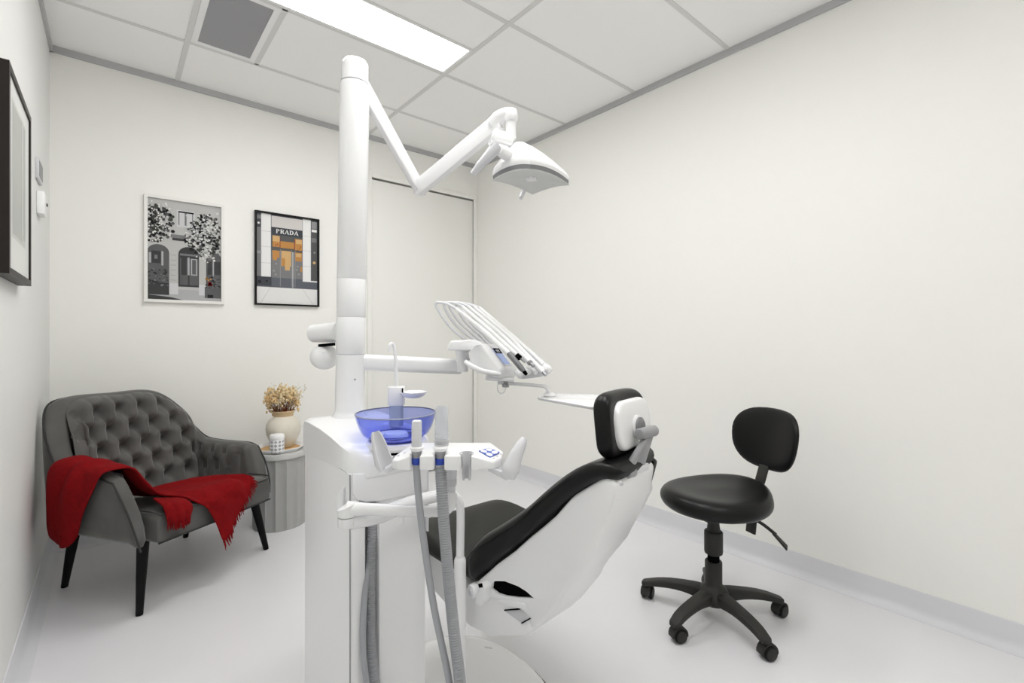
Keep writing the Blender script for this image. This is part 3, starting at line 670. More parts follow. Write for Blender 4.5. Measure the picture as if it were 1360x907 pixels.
# scoop grips at both ends
def scoop(axis, widths, dirn, name='scoop_grip'):
    bm = NB(); rg = []; n = 14; A = cr(axis, 4); W_ = []
    for i in range(len(A)):
        t = i / (len(A) - 1); W_.append(interp([0, 0.25, 0.6, 0.9, 1.0], widths, t))
    for i, p in enumerate(A):
        tg = (A[min(i + 1, len(A) - 1)] - A[max(i - 1, 0)]).normalized()
        o = (dirn - tg * dirn.dot(tg)).normalized(); s = tg.cross(o).normalized(); w = W_[i]
        ang = [math.radians(-110 + 220 * k / n) for k in range(n + 1)]
        depth = w * 0.9
        out = [p + s * (w * math.sin(a)) - o * (depth * math.cos(a)) for a in ang]; th = min(0.0028, w * 0.3)
        inn = [p + s * ((w - th) * math.sin(a)) - o * ((depth - th) * math.cos(a)) for a in reversed(ang)]
        rg.append(out + inn)
    loft(bm, rg); o = obj(name, bm, M['lightgrey'], holder, base=HB, ang=50, label='light grey scoop grip'); return o
scoop([at(512.5, 624, 1.06), at(509, 610, 1.06), at(504, 592, 1.065), at(498.5, 573, 1.07)], [0.016, 0.0215, 0.019, 0.0135, 0.009], (RT * 0.75 + FW * -0.5 + UP * 0.5).normalized())
scoop([at(674.5, 635, 1.05), at(679, 618, 1.055), at(686.5, 600, 1.06), at(696.5, 582, 1.07)], [0.016, 0.023, 0.018, 0.0125, 0.008], (RT * -0.75 + FW * 0.6 + UP * 0.3).normalized())
bm = NB(); bar(bm, at(528, 616, 1.07), at(512, 625, 1.06), 0.020, 0.014, 0.016, 0.012, bev=0.003); obj('grip_bracket', bm, M['lightgrey'], holder, base=HB)
bm = NB(); bar(bm, at(650, 620, 1.06), at(676, 634, 1.05), 0.020, 0.012, 0.018, 0.014, bev=0.003); obj('grip_bracket', bm, M['lightgrey'], holder, base=HB)
# column under the bar
bm = NB(); cc = at(599, 640, 1.125); lathe(bm, [(0.0105, -0.034), (0.0105, -0.006), (0.0118, -0.004), (0.0118, 0.010), (0.0135, 0.012), (0.0145, 0.866 - cc.z + 0.004)], cc, n=24); obj('column', bm, M['lightgrey'], holder, base=HB)
bm = NB(); lathe(bm, [(0.0130, -0.008), (0.0135, -0.006), (0.0135, 0.008)], cc, n=24); obj('column_ring', bm, M['greyplastic'], holder, base=HB)

# suction hoses: tip, blue ring, hose that hangs down and loops back up into the cabinet
def ribbed(bm, pts, r, pitch=0.0056, k=8, amp=0.10):
    P = cr(pts, k); L = [0]
    for i in range(1, len(P)): L.append(L[-1] + (P[i] - P[i - 1]).length)
    n = int(L[-1] / (pitch / 2)); Q = []; R = []
    j = 0
    for i in range(n + 1):
        s = L[-1] * i / n
        while j < len(L) - 2 and L[j + 1] < s: j += 1
        t = (s - L[j]) / max(L[j + 1] - L[j], 1e-6); Q.append(P[j].lerp(P[j + 1], t)); R.append(r * (1 + (amp if i % 2 else -amp)))
    tube(bm, Q, R, 12)
h1b = hd(SL[0][0], 1.052, 0.866)
s1 = thing('suction_hose', 'thin smooth grey suction hose with a short square pale mouthpiece', 'suction hose', h1b, group='suction hoses in the holder')
bm = NB(); c = at(553.5, 578, 1.052); prism(bm, rrect(0.0215, 0.0215, 0.006, 3), lambda a, b, t: c + (RT * a + FW * b) * (1 - 1.6 * max(t, 0)) + UP * t, -0.026, 0.033, 0.003); obj('mouthpiece', bm, M['lightgrey'], s1, base=h1b)
bm = NB(); box(bm, (-0.0098, -0.0098, 0.012), (0.0098, 0.0098, 0.013)); bmesh.ops.transform(bm, matrix=Matrix.Translation(c) @ Matrix.Rotation(-YAW, 4, 'Z') @ Matrix.Diagonal((1.03, 1.03, 1, 1)), verts=bm.verts); obj('cap_line', bm, M['greyplastic'], s1, base=h1b)
bm = NB(); lathe(bm, [(0.0105, 0.027), (0.0142, 0.031), (0.0158, 0.036), (0.0130, 0.038)], hd(SL[0][0], 1.052, 0.878), n=24); obj('collar', bm, M['white'], s1, base=h1b)
bm = NB(); lathe(bm, [(0.0088, 0.010), (0.0092, 0.016), (0.0118, 0.028)], hd(SL[0][0], 1.052, 0.878), n=24); obj('clip', bm, M['steel'], s1, base=h1b, label='grey metal clip')
bm = NB(); lathe(bm, [(0.0094, 0.0), (0.0100, 0.001), (0.0100, 0.014), (0.0094, 0.015)], hd(SL[0][0], 1.052, 0.876) - UP * 0.0, n=24); obj('ring', bm, M['blue'], s1, base=h1b, label='blue ring')
bm = NB(); tube(bm, [hd(SL[0][0], 1.052, 0.878), at(554, 635, 1.05), at(558, 680, 1.05), at(566, 740, 1.05), at(577, 810, 1.05), at(597, 907, 1.06), at(606, 985, 1.09), at(585, 1050, 1.13), at(535, 1060, 1.17), at(498, 985, 1.205), at(487, 907, 1.222), at(482.5, 860, 1.228), at(484, 800, 1.238), at(491, 740, 1.268), at(498, 700, 1.296), at(503, 640, 1.305)],
    0.0078, 14, 7); obj('hose', bm, M['hose'], s1, base=h1b, label='smooth grey hose')
h2b = hd(SL[1][0], 1.052, 0.866)
s2 = thing('suction_hose', 'thick ribbed grey suction hose with a tall clear mouthpiece', 'suction hose', h2b, group='suction hoses in the holder')
c = at(586.5, 590, 1.06)
bm = NB(); lathe(bm, [(0.0150, 0.022), (0.0152, 0.030), (0.0140, 0.070), (0.0132, 0.084), (0.0118, 0.084), (0.0125, 0.068), (0.0135, 0.030)], c, n=28); obj('mouthpiece', bm, M['clearplastic'], s2, base=h2b, label='clear plastic mouthpiece')
bm = NB(); lathe(bm, [(0.0130, -0.004), (0.0155, -0.002), (0.0158, 0.008), (0.0152, 0.011), (0.0158, 0.013), (0.0158, 0.021), (0.0145, 0.023)], c, n=28); obj('mouthpiece_collar', bm, M['clearplastic'], s2, base=h2b)
for z in (-0.001, 0.0095): 
    bm = NB(); lathe(bm, [(0.0150, z), (0.0162, z + 0.0008), (0.0162, z + 0.0022), (0.0150, z + 0.003)], c, n=28); obj('band', bm, M['greyplastic'], s2, base=h2b)
bm = NB(); lathe(bm, [(0.0115, 0.027), (0.0150, 0.030), (0.0168, 0.036), (0.0140, 0.039)], hd(SL[1][0], 1.052, 0.878), n=24); obj('collar', bm, M['white'], s2, base=h2b)
bm = NB(); lathe(bm, [(0.0096, 0.010), (0.0100, 0.016), (0.0128, 0.028)], hd(SL[1][0], 1.052, 0.878), n=24); obj('clip', bm, M['steel'], s2, base=h2b, label='grey metal clip')
bm = NB(); lathe(bm, [(0.0105, 0.0), (0.0110, 0.001), (0.0110, 0.016), (0.0105, 0.017)], hd(SL[1][0], 1.052, 0.873), n=24); obj('ring', bm, M['blue'], s2, base=h2b, label='blue ring')
bm = NB(); ribbed(bm, [hd(SL[1][0], 1.052, 0.876), at(586, 640, 1.05), at(590, 700, 1.05), at(596, 770, 1.05), at(603, 840, 1.05), at(611, 907, 1.05), at(618, 1000, 1.09), at(596, 1085, 1.14), at(545, 1095, 1.18), at(510, 1000, 1.22), at(498, 907, 1.25), at(493.5, 860, 1.256), at(492, 800, 1.260), at(493, 740, 1.266), at(495, 690, 1.280), at(497, 640, 1.290)], 0.0122)
obj('hose', bm, M['hose'], s2, base=h2b, label='ribbed grey hose')

# ------------------------------------------------------------------ dentist's instrument console on the arm, tray, handpieces
CB = at(655, 485, 1.60)
con = thing('instrument_console', 'white dentist instrument console with a small blue screen on the end of the arm', 'instrument console', CB)
ev = at(661, 457, 1.66) - at(638, 455, 1.53); en = ev.normalized()
fp = [(619.5, 478), (624, 466), (631, 459), (638, 455), (651, 473), (664, 490), (664, 503), (655, 502), (640, 494)]
bm = NB(); fpts = {i: at(x, y, 1.53 + (0.03 if x < 630 else 0)) for i, (x, y) in enumerate(fp)}
prism(bm, [(i, 0) for i in range(len(fp))], lambda a, b, t: fpts[int(round(a))] + ev * t, 0.0, 1.0, 0.006, 3); obj('body', bm, M['white'], con, base=CB)
# screen on the sloping face
sA, sB = at(638, 455, 1.53), at(664, 490, 1.53); sd = (sB - sA)
def sp(u, v, o=0.0015):   # u along the slope, v across
    nrm = sd.cross(ev).normalized(); nrm = nrm if nrm.z > 0 else -nrm
    return sA + sd * u + ev * v + nrm * o
def quad(b, u0, u1, v0, v1, o0=0.0004, o1=0.0016): prism(b, [(u0, v0), (u1, v0), (u1, v1), (u0, v1)], lambda a, c, t: sp(a, c, t), o0, o1)
bm = NB(); quad(bm, 0.20, 0.82, 0.44, 0.82); scr = obj('screen', bm, mat('screen_blue', (0.30, 0.38, 0.62), 0.25, emit=(0.30, 0.40, 0.75), es=0.25), con, base=CB, label='small blue screen')
bm = NB(); quad(bm, 0.20, 0.40, 0.44, 0.82, 0.0014, 0.0022); obj('screen_header', bm, M['void'], scr, base=CB)
bm = NB(); quad(bm, 0.26, 0.30, 0.52, 0.72, 0.0021, 0.0026); quad(bm, 0.33, 0.36, 0.52, 0.72, 0.0021, 0.0026); obj('screen_text', bm, M['greyplastic'], scr, base=CB)
bm = NB(); quad(bm, 0.85, 0.90, 0.40, 0.85, 0.0003, 0.0014); obj('logo_strip', bm, M['lightgrey'], con, base=CB)
mp = [(593.5, 465.5), (596, 456), (599, 452.5), (626, 451), (640, 454.5), (640, 466)]
bm = NB(); mpts = {i: at(x, y, 1.575) for i, (x, y) in enumerate(mp)}
prism(bm, [(i, 0) for i in range(len(mp))], lambda a, b, t: mpts[int(round(a))] + FW * t + RT * 0.03 * t, 0.0, 0.09, 0.006, 3); obj('mount_block', bm, M['white'], con, base=CB)
bm = NB(); c = at(614, 485, 1.645); lathe(bm, [(0.020, -0.022), (0.0215, 0.0), (0.0215, 0.03), (0.024, 0.055)], c, n=28); obj('swivel', bm, M['white'], con, base=CB)
bm = NB(); tube(bm, [at(618.5, 480.5, 1.525), at(626, 486, 1.51), at(640, 492.5, 1.505), at(655, 495.5, 1.51), at(664, 497, 1.52)], [0.0075, 0.0085, 0.0085, 0.008, 0.006], 14, 5); obj('grip_handle', bm, M['white'], con, base=CB)
bm = NB(); bar(bm, at(620, 470, 1.56), at(622, 479, 1.555), 0.006, 0.012, bev=0.002); obj('hinge', bm, M['steel'], con, base=CB)
bm = NB(); bar(bm, at(645, 501, 1.60), at(683, 504, 1.60), 0.09, 0.014, 0.07, 0.010, bev=0.004); obj('underside', bm, M['white'], con, base=CB)
# handpiece rest at the right end
bm = NB(); pr = [(687, 492), (700, 489), (716, 487), (733, 487), (734.5, 492), (728, 498), (716, 501), (697, 503.5), (688, 503)]
ppts = {i: at(x, y, 1.575) for i, (x, y) in enumerate(pr)}
prism(bm, [(i, 0) for i in range(len(pr))], lambda a, b, t: ppts[int(round(a))] + FW * t, 0.0, 0.05, 0.004, 2); obj('handpiece_rest', bm, M['lightgrey'], con, base=CB)
for x, y in ((691.5, 499), (702, 494.5), (711.5, 494), (721, 493.5), (729.5, 491)):
    bm = NB(); a = at(x, y, 1.565); dr = (at(x - 20, y - 20, 1.66) - a).normalized(); lathe(bm, [(0.006, -0.004), (0.0105, 0.0), (0.011, 0.010), (0.009, 0.03)], a, dr, 18); obj('cradle', bm, M['white'], con, base=CB)
bm = NB(); c = at(671.5, 509, 1.60); lathe(bm, [(0.010, -0.013), (0.012, -0.011), (0.012, -0.002), (0.009, 0.0), (0.009, 0.006), (0.013, 0.008), (0.013, 0.016)], c, n=20); obj('tray_pivot', bm, M['steel'], con, base=CB)
bm = NB(); ring = [at(666 + 5.5 * math.cos(a), 514.5 + 8 * math.sin(a), 1.595) for a in [math.radians(-70 + 320 * k / 20) for k in range(21)]]; tube(bm, ring, 0.0017, 8); obj('hook_loop', bm, M['white'], con, base=CB)
bm = NB(); tube(bm, [at(661, 508, 1.60), at(690, 510, 1.605), at(716, 512.3, 1.61), at(724, 513.5, 1.61), at(727.5, 517, 1.61), at(728.5, 523.5, 1.61)], [0.0075, 0.0075, 0.007, 0.008, 0.009, 0.009], 14, 5, flat=0.8); obj('tray_arm', bm, M['whitemet'], con, base=CB)
tz = 0.954
tp = [(0.085, 1.55), (0.227, 1.35), (0.36, 1.45), (0.335, 1.60), (0.134, 1.65)]
bm = NB(); prism(bm, tp, lambda a, b, t: hd(a, b, t), tz - 0.005, tz, 0.002); tr = obj('tray', bm, M['whitemet'], con, base=CB)
bm = NB()
for i in range(5):
    a, b = tp[i], tp[(i + 1) % 5]; bar(bm, hd(a[0], a[1], tz + 0.001), hd(b[0], b[1], tz + 0.001), 0.004, 0.006, bev=0.001)
obj('tray_rim', bm, M['whitemet'], tr, base=CB)
bm = NB(); c = at(729.5, 524, 1.61); lathe(bm, [(0.022, -0.004), (0.022, 0.0), (0.016, 0.006), (0.010, 0.008)], c, n=24); obj('tray_hub', bm, M['white'], con, base=CB)

hp = [  # tip, grip end, shoulder, apex points, return into the console
    ('dental handpiece with a dark grey grip, nearest the blue screen', (699.5, 497.5, 1.515), (676, 469.5, 1.545), (640, 437, 1.60), (606, 410, 1.66), (592, 403, 1.685), (579, 403.5, 1.70), (590, 424, 1.69), (604, 440, 1.685), (619, 452, 1.68), 'dark'),
    ('dental handpiece with a black band and thin dark tip, second from the blue screen', (697, 481.5, 1.53), (687.5, 473, 1.55), (650, 438, 1.61), (614, 407, 1.67), (601, 402, 1.69), (590, 405, 1.705), (600, 425, 1.695), (616, 441, 1.69), (632, 453, 1.68), 'band'),
    ('dental handpiece with a silver collar, third from the blue screen', (708.5, 486, 1.54), (703, 481, 1.555), (662, 441, 1.63), (622, 407, 1.69), (608, 402, 1.71), (597, 405.5, 1.72), (608, 425, 1.71), (625, 441, 1.70), (643, 456, 1.69), 'collar'),
    ('white dental handpiece with a steel tip reaching lowest of the row', (725, 498.5, 1.535), (717, 490, 1.555), (672, 443, 1.665), (630, 408, 1.735), (616, 403, 1.72), (606, 406, 1.73), (618, 427, 1.72), (636, 444, 1.71), (652, 460, 1.70), 'tip'),
    ('plain white rounded dental handpiece, farthest from the blue screen', (730, 492, 1.60), (722, 484, 1.61), (680, 446, 1.71), (637, 409, 1.775), (622, 404, 1.785), (613, 408, 1.785), (627, 430, 1.74), (644, 446, 1.73), (659, 464, 1.71), 'plain'),
]
for row in hp:
    lab, kind = row[0], row[-1]; P = [at(*p) for p in row[1:-1]]
    t = thing('dental_handpiece', lab, 'dental handpiece', P[0], group='handpieces on the console')
    hb = P[0]
    bm = NB(); tube(bm, [P[1], P[1].lerp(P[2], 0.5), P[2], P[3]], [0.0085, 0.0088, 0.0080, 0.0060], 14, 5); obj('handle', bm, M['white'], t, base=hb)
    bm = NB(); tube(bm, [P[3], P[4], P[5], P[6], P[7], P[8]], 0.0052, 10, 6); obj('supply_hose', bm, M['lightgrey'], t, base=hb)
    d = (P[0] - P[1]).normalized(); L = (P[0] - P[1]).length
    if kind == 'dark':
        bm = NB(); lathe(bm, [(0.0085, -0.002), (0.0095, 0.002), (0.0092, L * 0.75), (0.006, L * 0.85)], P[1], d, 16); obj('grip', bm, M['darksteel'], t, base=hb)
        bm = NB(); lathe(bm, [(0.0055, L * 0.84), (0.0065, L * 0.88), (0.005, L)], P[1], d, 14); obj('tip', bm, M['void'], t, base=hb)
    elif kind == 'band':
        bm = NB(); lathe(bm, [(0.0092, -0.004), (0.0095, 0.010), (0.006, 0.014)], P[1], d, 16); obj('band', bm, M['void'], t, base=hb)
        bm = NB(); tube(bm, [P[1] + d * 0.012, P[0]], [0.003, 0.0018], 8); obj('tip', bm, M['darksteel'], t, base=hb)
    elif kind == 'collar':
        bm = NB(); lathe(bm, [(0.0088, -0.002), (0.0092, 0.006), (0.0055, 0.010), (0.0050, L)], P[1], d, 16); obj('collar', bm, M['steel'], t, base=hb)
    elif kind == 'tip':
        bm = NB(); lathe(bm, [(0.0085, 0), (0.006, L * 0.5)], P[1], d, 16); obj('nose', bm, M['white'], t, base=hb)
        bm = NB(); lathe(bm, [(0.0052, L * 0.5), (0.0045, L)], P[1], d, 14); obj('tip', bm, M['steel'], t, base=hb)
    else:
        bm = NB(); lathe(bm, [(0.0085, 0), (0.0092, L * 0.5), (0.006, L * 0.9), (0.002, L)], P[1], d, 16); obj('nose', bm, M['white'], t, base=hb)

# ------------------------------------------------------------------ operating lamp
LB = at(470, 100, 1.55)
lamp = thing('operating_lamp', 'white dental operating lamp on a folded arm at the top of the post', 'dental lamp', LB)
bm = NB(); lathe(bm, [(0.0440, -0.0200), (0.0425, -0.008), (0.0415, 0.030), (0.040, 0.045), (0.034, 0.053), (0.024, 0.056)], P1 + pd * 0.012, pd, 36); obj('arm_hub', bm, M['whitemet'], lamp, base=LB)
e0, e1 = at(480, 112, 1.545), at(557, 250, 1.84)
bm = NB(); bar(bm, e0, e1, 0.022, 0.060, 0.020, 0.056, bev=0.004, seg=3); obj('rear_arm', bm, M['whitemet'], lamp, base=LB)
bm = NB(); lathe(bm, [(0.022, -0.025), (0.024, -0.022), (0.024, 0.026), (0.022, 0.029)], at(558, 250, 1.835), n=24); obj('elbow', bm, M['whitemet'], lamp, base=LB)
f0, f1 = at(556, 250, 1.815), at(664, 161, 1.60)
bm = NB(); bar(bm, f0, f1, 0.026, 0.062, 0.028, 0.058, bev=0.004, seg=3); obj('front_arm', bm, M['whitemet'], lamp, base=LB)
YK = at(678.5, 164, 1.575)
bm = NB(); tube(bm, [at(655, 166, 1.615), at(663, 157, 1.60), at(671, 152.5, 1.585), at(678.5, 152, 1.575)], [0.024, 0.024, 0.0225, 0.0215], 16, 5); lathe(bm, [(0.021, -0.020), (0.0225, -0.017), (0.0225, 0.006), (0.020, 0.018), (0.012, 0.023)], at(678.5, 153.5, 1.575), n=24); obj('arm_end', bm, M['whitemet'], lamp, base=LB)
bm = NB(); lathe(bm, [(0.0175, -0.052), (0.0170, 0.02)], YK, n=24); obj('stub', bm, M['whitemet'], lamp, base=LB)
def lamp_refl():
    m = mat('lamp_reflector', (0.66, 0.67, 0.66), 0.28, metal=0.35); nt = m.node_tree; p = nt.nodes['Principled BSDF']
    tc = nt.nodes.new('ShaderNodeTexCoord'); wv = nt.nodes.new('ShaderNodeTexWave'); wv.wave_type = 'BANDS'; wv.bands_direction = 'X'; wv.inputs['Scale'].default_value = 42; wv.inputs['Distortion'].default_value = 0
    b = nt.nodes.new('ShaderNodeBump'); b.inputs['Strength'].default_value = 0.6; b.inputs['Distance'].default_value = 0.003
    nt.links.new(tc.outputs['Object'], wv.inputs['Vector']); nt.links.new(wv.outputs['Fac'], b.inputs['Height']); nt.links.new(b.outputs['Normal'], p.inputs['Normal']); return m
# head: local axes hx (long), hy (short) in the horizontal plane
HC = Vector((1.100, 1.203, 0)); hx = Vector((0.990, 0.139, 0)); hy = Vector((-0.139, 0.990, 0)); HX, HY = 0.1075, 0.0825
def hw(x, y, z): return HC + hx * x + hy * y + UP * z
def outline(s, sh, z0, arcz, n=10, sq=1.0, ry=1.0):
    """square outline whose edges bow up by arcz at their middles"""
    o = []
    for k in range(4):
        ax, ay = ((-1, -1), (1, -1), (1, 1), (-1, 1))[k]; bx, by = ((1, -1), (1, 1), (-1, 1), (-1, -1))[k]
        for j in range(n):
            t = j / n; x, y = ax + (bx - ax) * t, ay + (by - ay) * t; b = 1 - (2 * t - 1) ** 2
            bulge = 1 + 0.06 * b
            x2, y2 = x * bulge, y * bulge
            # round the plan shape as it rises
            r = math.hypot(x2, y2); q_ = (1 - sq)
            x2 = x2 * (1 - q_) + q_ * x2 / r; y2 = y2 * (1 - q_) + q_ * y2 / r
            o.append(hw(x2 * HX * s + sh, y2 * HY * s * ry, z0 + arcz * b))
    return o
bm = NB()
rg = [outline(0.985, 0, 1.700, 0.011), outline(0.995, 0, 1.7075, 0.011), outline(1.0, 0, 1.712, 0.010), outline(0.96, -0.004, 1.727, 0.007, sq=0.9), outline(0.84, -0.014, 1.748, 0.004, sq=0.7), outline(0.66, -0.028, 1.769, 0.002, sq=0.5), outline(0.44, -0.044, 1.788, 0.0, sq=0.3), outline(0.22, -0.056, 1.800, 0.0, sq=0.2)]
loft(bm, rg); head = obj('lamp_head', bm, M['white'], lamp, base=LB, ang=40)
bm = NB(); rg = [outline(0.975, 0, 1.684, 0.010), outline(0.985, 0, 1.7005, 0.011)]
loft(bm, rg, cap=(False, False)); obj('vent_strip', bm, M['darksteel'], head, base=LB, label='dark grey vent strip around the head')
bm = NB(); N_ = 9
rg = [outline(1.0, 0, 1.6850, 0.010), outline(0.995, 0, 1.6825, 0.010), outline(0.93, 0, 1.6835, 0.011), outline(0.75, 0, 1.6885, 0.008), outline(0.5, 0, 1.6945, 0.004), outline(0.2, 0, 1.698, 0.001), outline(0.01, 0, 1.698, 0.0)]
loft(bm, rg, cap=(False, True)); obj('reflector', bm, lamp_refl(), head, base=LB, label='grey concave reflector')
bm = NB(); box(bm, (-0.036, -0.024, -0.019), (0.036, 0.024, 0.020), 0.009, 3, mat=Matrix.Translation(at(667, 185, 1.575)) @ Matrix.Rotation(-0.45, 4, 'Z') @ Matrix.Rotation(0.25, 4, 'Y')); obj('yoke', bm, M['white'], lamp, base=LB)
for k, (ox, oy, r_) in enumerate(((0.0, 0.0, 0.024),)):
    bm = NB(); c = hw(ox, oy, 1.6965); rgs = []
    for q_, zz in ((1.0, 0.002), (0.9, -0.003), (0.45, -0.007), (0.05, -0.008)):
        rgs.append([c + (hx * math.cos(a) + hy * math.sin(a)) * r_ * q_ * (1.0 if j % 2 else 0.6) + UP * zz for j, a in enumerate([math.pi * j / 6 for j in range(12)])])
    loft(bm, rgs); obj('lens', bm, M['white'], head, base=LB)
def lamp_handle(hub, axis, pts, rr):
    bm = NB(); lathe(bm, [(0.021, -0.045), (0.021, -0.012), (0.0185, 0.0), (0.018, 0.010)], hub, axis, 24); obj('handle_hub', bm, M['white'], lamp, base=LB)
    bm = NB(); tube(bm, [p + Vector(axis).normalized() * 0.012 for p in pts], rr, 16, 5, flat=0.75); g = obj('handle', bm, M['lightgrey'], lamp, base=LB)
    bm = NB(); lathe(bm, [(0.0085, 0.0), (0.0085, 0.004), (0.006, 0.004), (0.006, 0.002)], pts[0] + Vector(axis).normalized() * 0.0345, axis, 20); obj('handle_button', bm, M['white'], g, base=LB)
ax1 = (RT * -0.65 + FW * -0.72 + UP * 0.12)
lamp_handle(at(665, 200, 1.53), ax1, [at(662, 196, 1.535), at(658, 203, 1.535), at(648, 214, 1.545), at(639, 224, 1.56), at(632, 232.5, 1.575)], [0.026, 0.0245, 0.0205, 0.0175, 0.0135])
ax2 = (RT * 0.5 + FW * 0.85)
lamp_handle(hw(0.075, 0.075, 1.745), ax2, [hw(0.085, 0.095, 1.742), hw(0.082, 0.105, 1.715), hw(0.074, 0.110, 1.690), hw(0.062, 0.110, 1.668)], [0.015, 0.013, 0.0105, 0.0085])

# ------------------------------------------------------------------ dental chair (axis along Y, head towards -Y)
CX = 1.005
KB = (CX, 1.25, 0)
chair = thing('dental_chair', 'reclined black and white dental patient chair on a low white floor plate', 'dental chair', KB)
# floor plate
bm = NB(); rings = []
def plate(s, z):
    o = []
    for k in range(40):
        a = 2 * math.pi * k / 40; ca, sa = math.cos(a), math.sin(a)
        x = 0.86 + 0.240 * math.copysign(abs(ca) ** 0.9, ca) * s; y = 1.24 + 0.315 * math.copysign(abs(sa) ** 0.9, sa) * s
        o.append(Vector((max(x, 0.706 + (1 - s) * 0.15), y, z)))
    return o
loft(bm, [plate(0.985, 0.012), plate(0.985, 0.022), plate(0.965, 0.030), plate(0.90, 0.035), plate(0.5, 0.038)]); obj('floor_plate', bm, M['whitemet'], chair, base=KB, ang=50)
bm = NB(); loft(bm, [plate(1.012, 0.0), plate(1.012, 0.017), plate(0.99, 0.019), plate(0.9, 0.0165)]); obj('rubber_edge', bm, M['blackrubber'], chair, base=KB, label='black rubber edge')
bm = NB(); prism(bm, rrect(0.030, 0.006, 0.0025), lambda a, b, t: Vector((1.035 + a * 0.6 + b * 0.8, 1.36 - a * 0.8 + b * 0.6, t)), 0.0335, 0.0362); obj('plate_slot', bm, M['greyplastic'], chair, base=KB)
bm = NB(); prism(bm, rrect(0.075, 0.12, 0.02), lambda a, b, t: Vector((0.748 + a, 1.47 + b, t)), 0.03, 0.41, 0.004); box(bm, (0.76, 1.43, 0.34), (0.84, 1.52, 0.415), 0.004); obj('lift_column', bm, M['white'], chair, base=KB)
def bw(y): return 0.208 - 0.185 * (1.11 - y)
def warp(x, y, z, low=False):
    """the back tapers towards the head and sits slightly turned on the seat"""
    w = bw(y); xl = CX - w; t = (x - xl) / (2 * w); W2 = interp([0.66, 1.12], [0.222, 0.415], y) * (interp([0.40, 0.50, 0.62, 0.72], [0.62, 0.68, 0.80, 1.0], z) if low else 1.0)
    nx = t * W2 if t > 0 else t * 2 * w
    return Vector((xl + nx, y + max(0, nx) * interp([0.66, 1.12], [0.21, 0.0], y), z))
def side(y): return CX - 0.196 * (1 - 0.6 * (1.15 - y)) if y < 1.15 else CX - 0.196
# seat frame
bm = NB(); pf = [(1.165, 0.318), (1.165, 0.395), (1.20, 0.425), (1.34, 0.430), (1.545, 0.428), (1.555, 0.40), (1.52, 0.36), (1.40, 0.315), (1.27, 0.292)]
prism(bm, pf, lambda a, b, t: Vector((CX + t, a, b)), -0.190, 0.190, 0.010, 3); obj('seat_frame', bm, M['white'], chair, base=KB)
bm = NB(); pf = [(0.915, 0.385), (0.935, 0.366), (1.06, 0.312), (1.15, 0.305), (1.20, 0.315), (1.20, 0.405), (1.115, 0.420), (1.06, 0.430), (0.99, 0.437), (0.93, 0.440)]
prism(bm, pf, lambda a, b, t: warp(side(a) if t < 0 else CX + bw(a), a, b, True), -1, 1, 0.008, 3); sf = obj('hip_frame', bm, M['white'], chair, base=KB)
# grey pedal-like insert on the hip frame
bm = NB(); pr = [(1.008, 0.405), (0.948, 0.432), (0.912, 0.425), (0.945, 0.398)]
prism(bm, pr, lambda a, b, t: Vector((side(a) + t, a, b)), -0.004, 0.002, 0.001); obj('grey_insert', bm, M['greyplastic'], chair, base=KB, label='flat grey insert')
bm = NB(); bar(bm, Vector((side(1.006) - 0.0045, 1.007, 0.408)), Vector((side(0.95) - 0.0045, 0.949, 0.435)), 0.003, 0.003); bar(bm, Vector((side(0.945) - 0.0045, 0.944, 0.399)), Vector((side(0.915) - 0.0045, 0.914, 0.424)), 0.003, 0.003)
obj('insert_line', bm, M['void'], chair, base=KB)
bm = NB(); bar(bm, Vector((side(1.03) - 0.003, 1.03, 0.425)), Vector((side(0.93) - 0.003, 0.93, 0.448)), 0.008, 0.016, bev=0.003); obj('insert_rim', bm, M['white'], chair, base=KB)
# backrest shell: side profile pushed across, narrower towards the head
shell = [(1.125, 0.418), (1.112, 0.450), (1.074, 0.487), (1.038, 0.523), (0.975, 0.578), (0.92, 0.633), (0.88, 0.670), (0.844, 0.705), (0.80, 0.758), (0.784, 0.774), (0.745, 0.803), (0.70, 0.834), (0.672, 0.818), (0.680, 0.780), (0.693, 0.743), (0.72, 0.678), (0.743, 0.617), (0.768, 0.585), (0.792, 0.554), (0.812, 0.525), (0.827, 0.492), (0.860, 0.450), (0.89, 0.410), (0.915, 0.392), (0.925, 0.415), (0.96, 0.440), (1.00, 0.430), (1.06, 0.420), (1.10, 0.410)]
bm = NB(); prism(bm, shell, lambda a, b, t: warp(CX + t * bw(a), a, b, True), -0.985, 0.985, 0.012, 3)
bs = obj('backrest_shell', bm, M['white'], chair, base=KB, ang=35)
lens = [(1.052, 0.452), (1.049, 0.470), (1.040, 0.478), (1.003, 0.490), (0.957, 0.492), (0.93, 0.488), (0.905, 0.479), (0.93, 0.470), (0.957, 0.461), (1.003, 0.449), (1.03, 0.446)]
bm = NB(); prism(bm, lens, lambda a, b, t: Vector((t - KB[0], a - KB[1], b)), 0.70, 0.90)
bmesh.ops.recalc_face_normals(bm, faces=bm.faces)
me = bpy.data.meshes.new('cutter'); bm.to_mesh(me); bm.free(); cut = bpy.data.objects.new('cutter', me); COL.objects.link(cut); cut.parent = chair
bpy.context.view_layer.update(); boolean_cut(bs, cut)
big = [(CX - y_, 0) for y_ in ()]
bm = NB(); ctr = (0.975, 0.470)
prism(bm, [(ctr[0] + (a - ctr[0]) * 1.06, ctr[1] + (b - ctr[1]) * 1.12) for a, b in lens], lambda a, b, t: Vector((CX - bw(a) + t, a, b)), 0.010, 0.012); obj('hollow', bm, M['void'], bs, base=KB, label='black hollow in the hip of the shell')
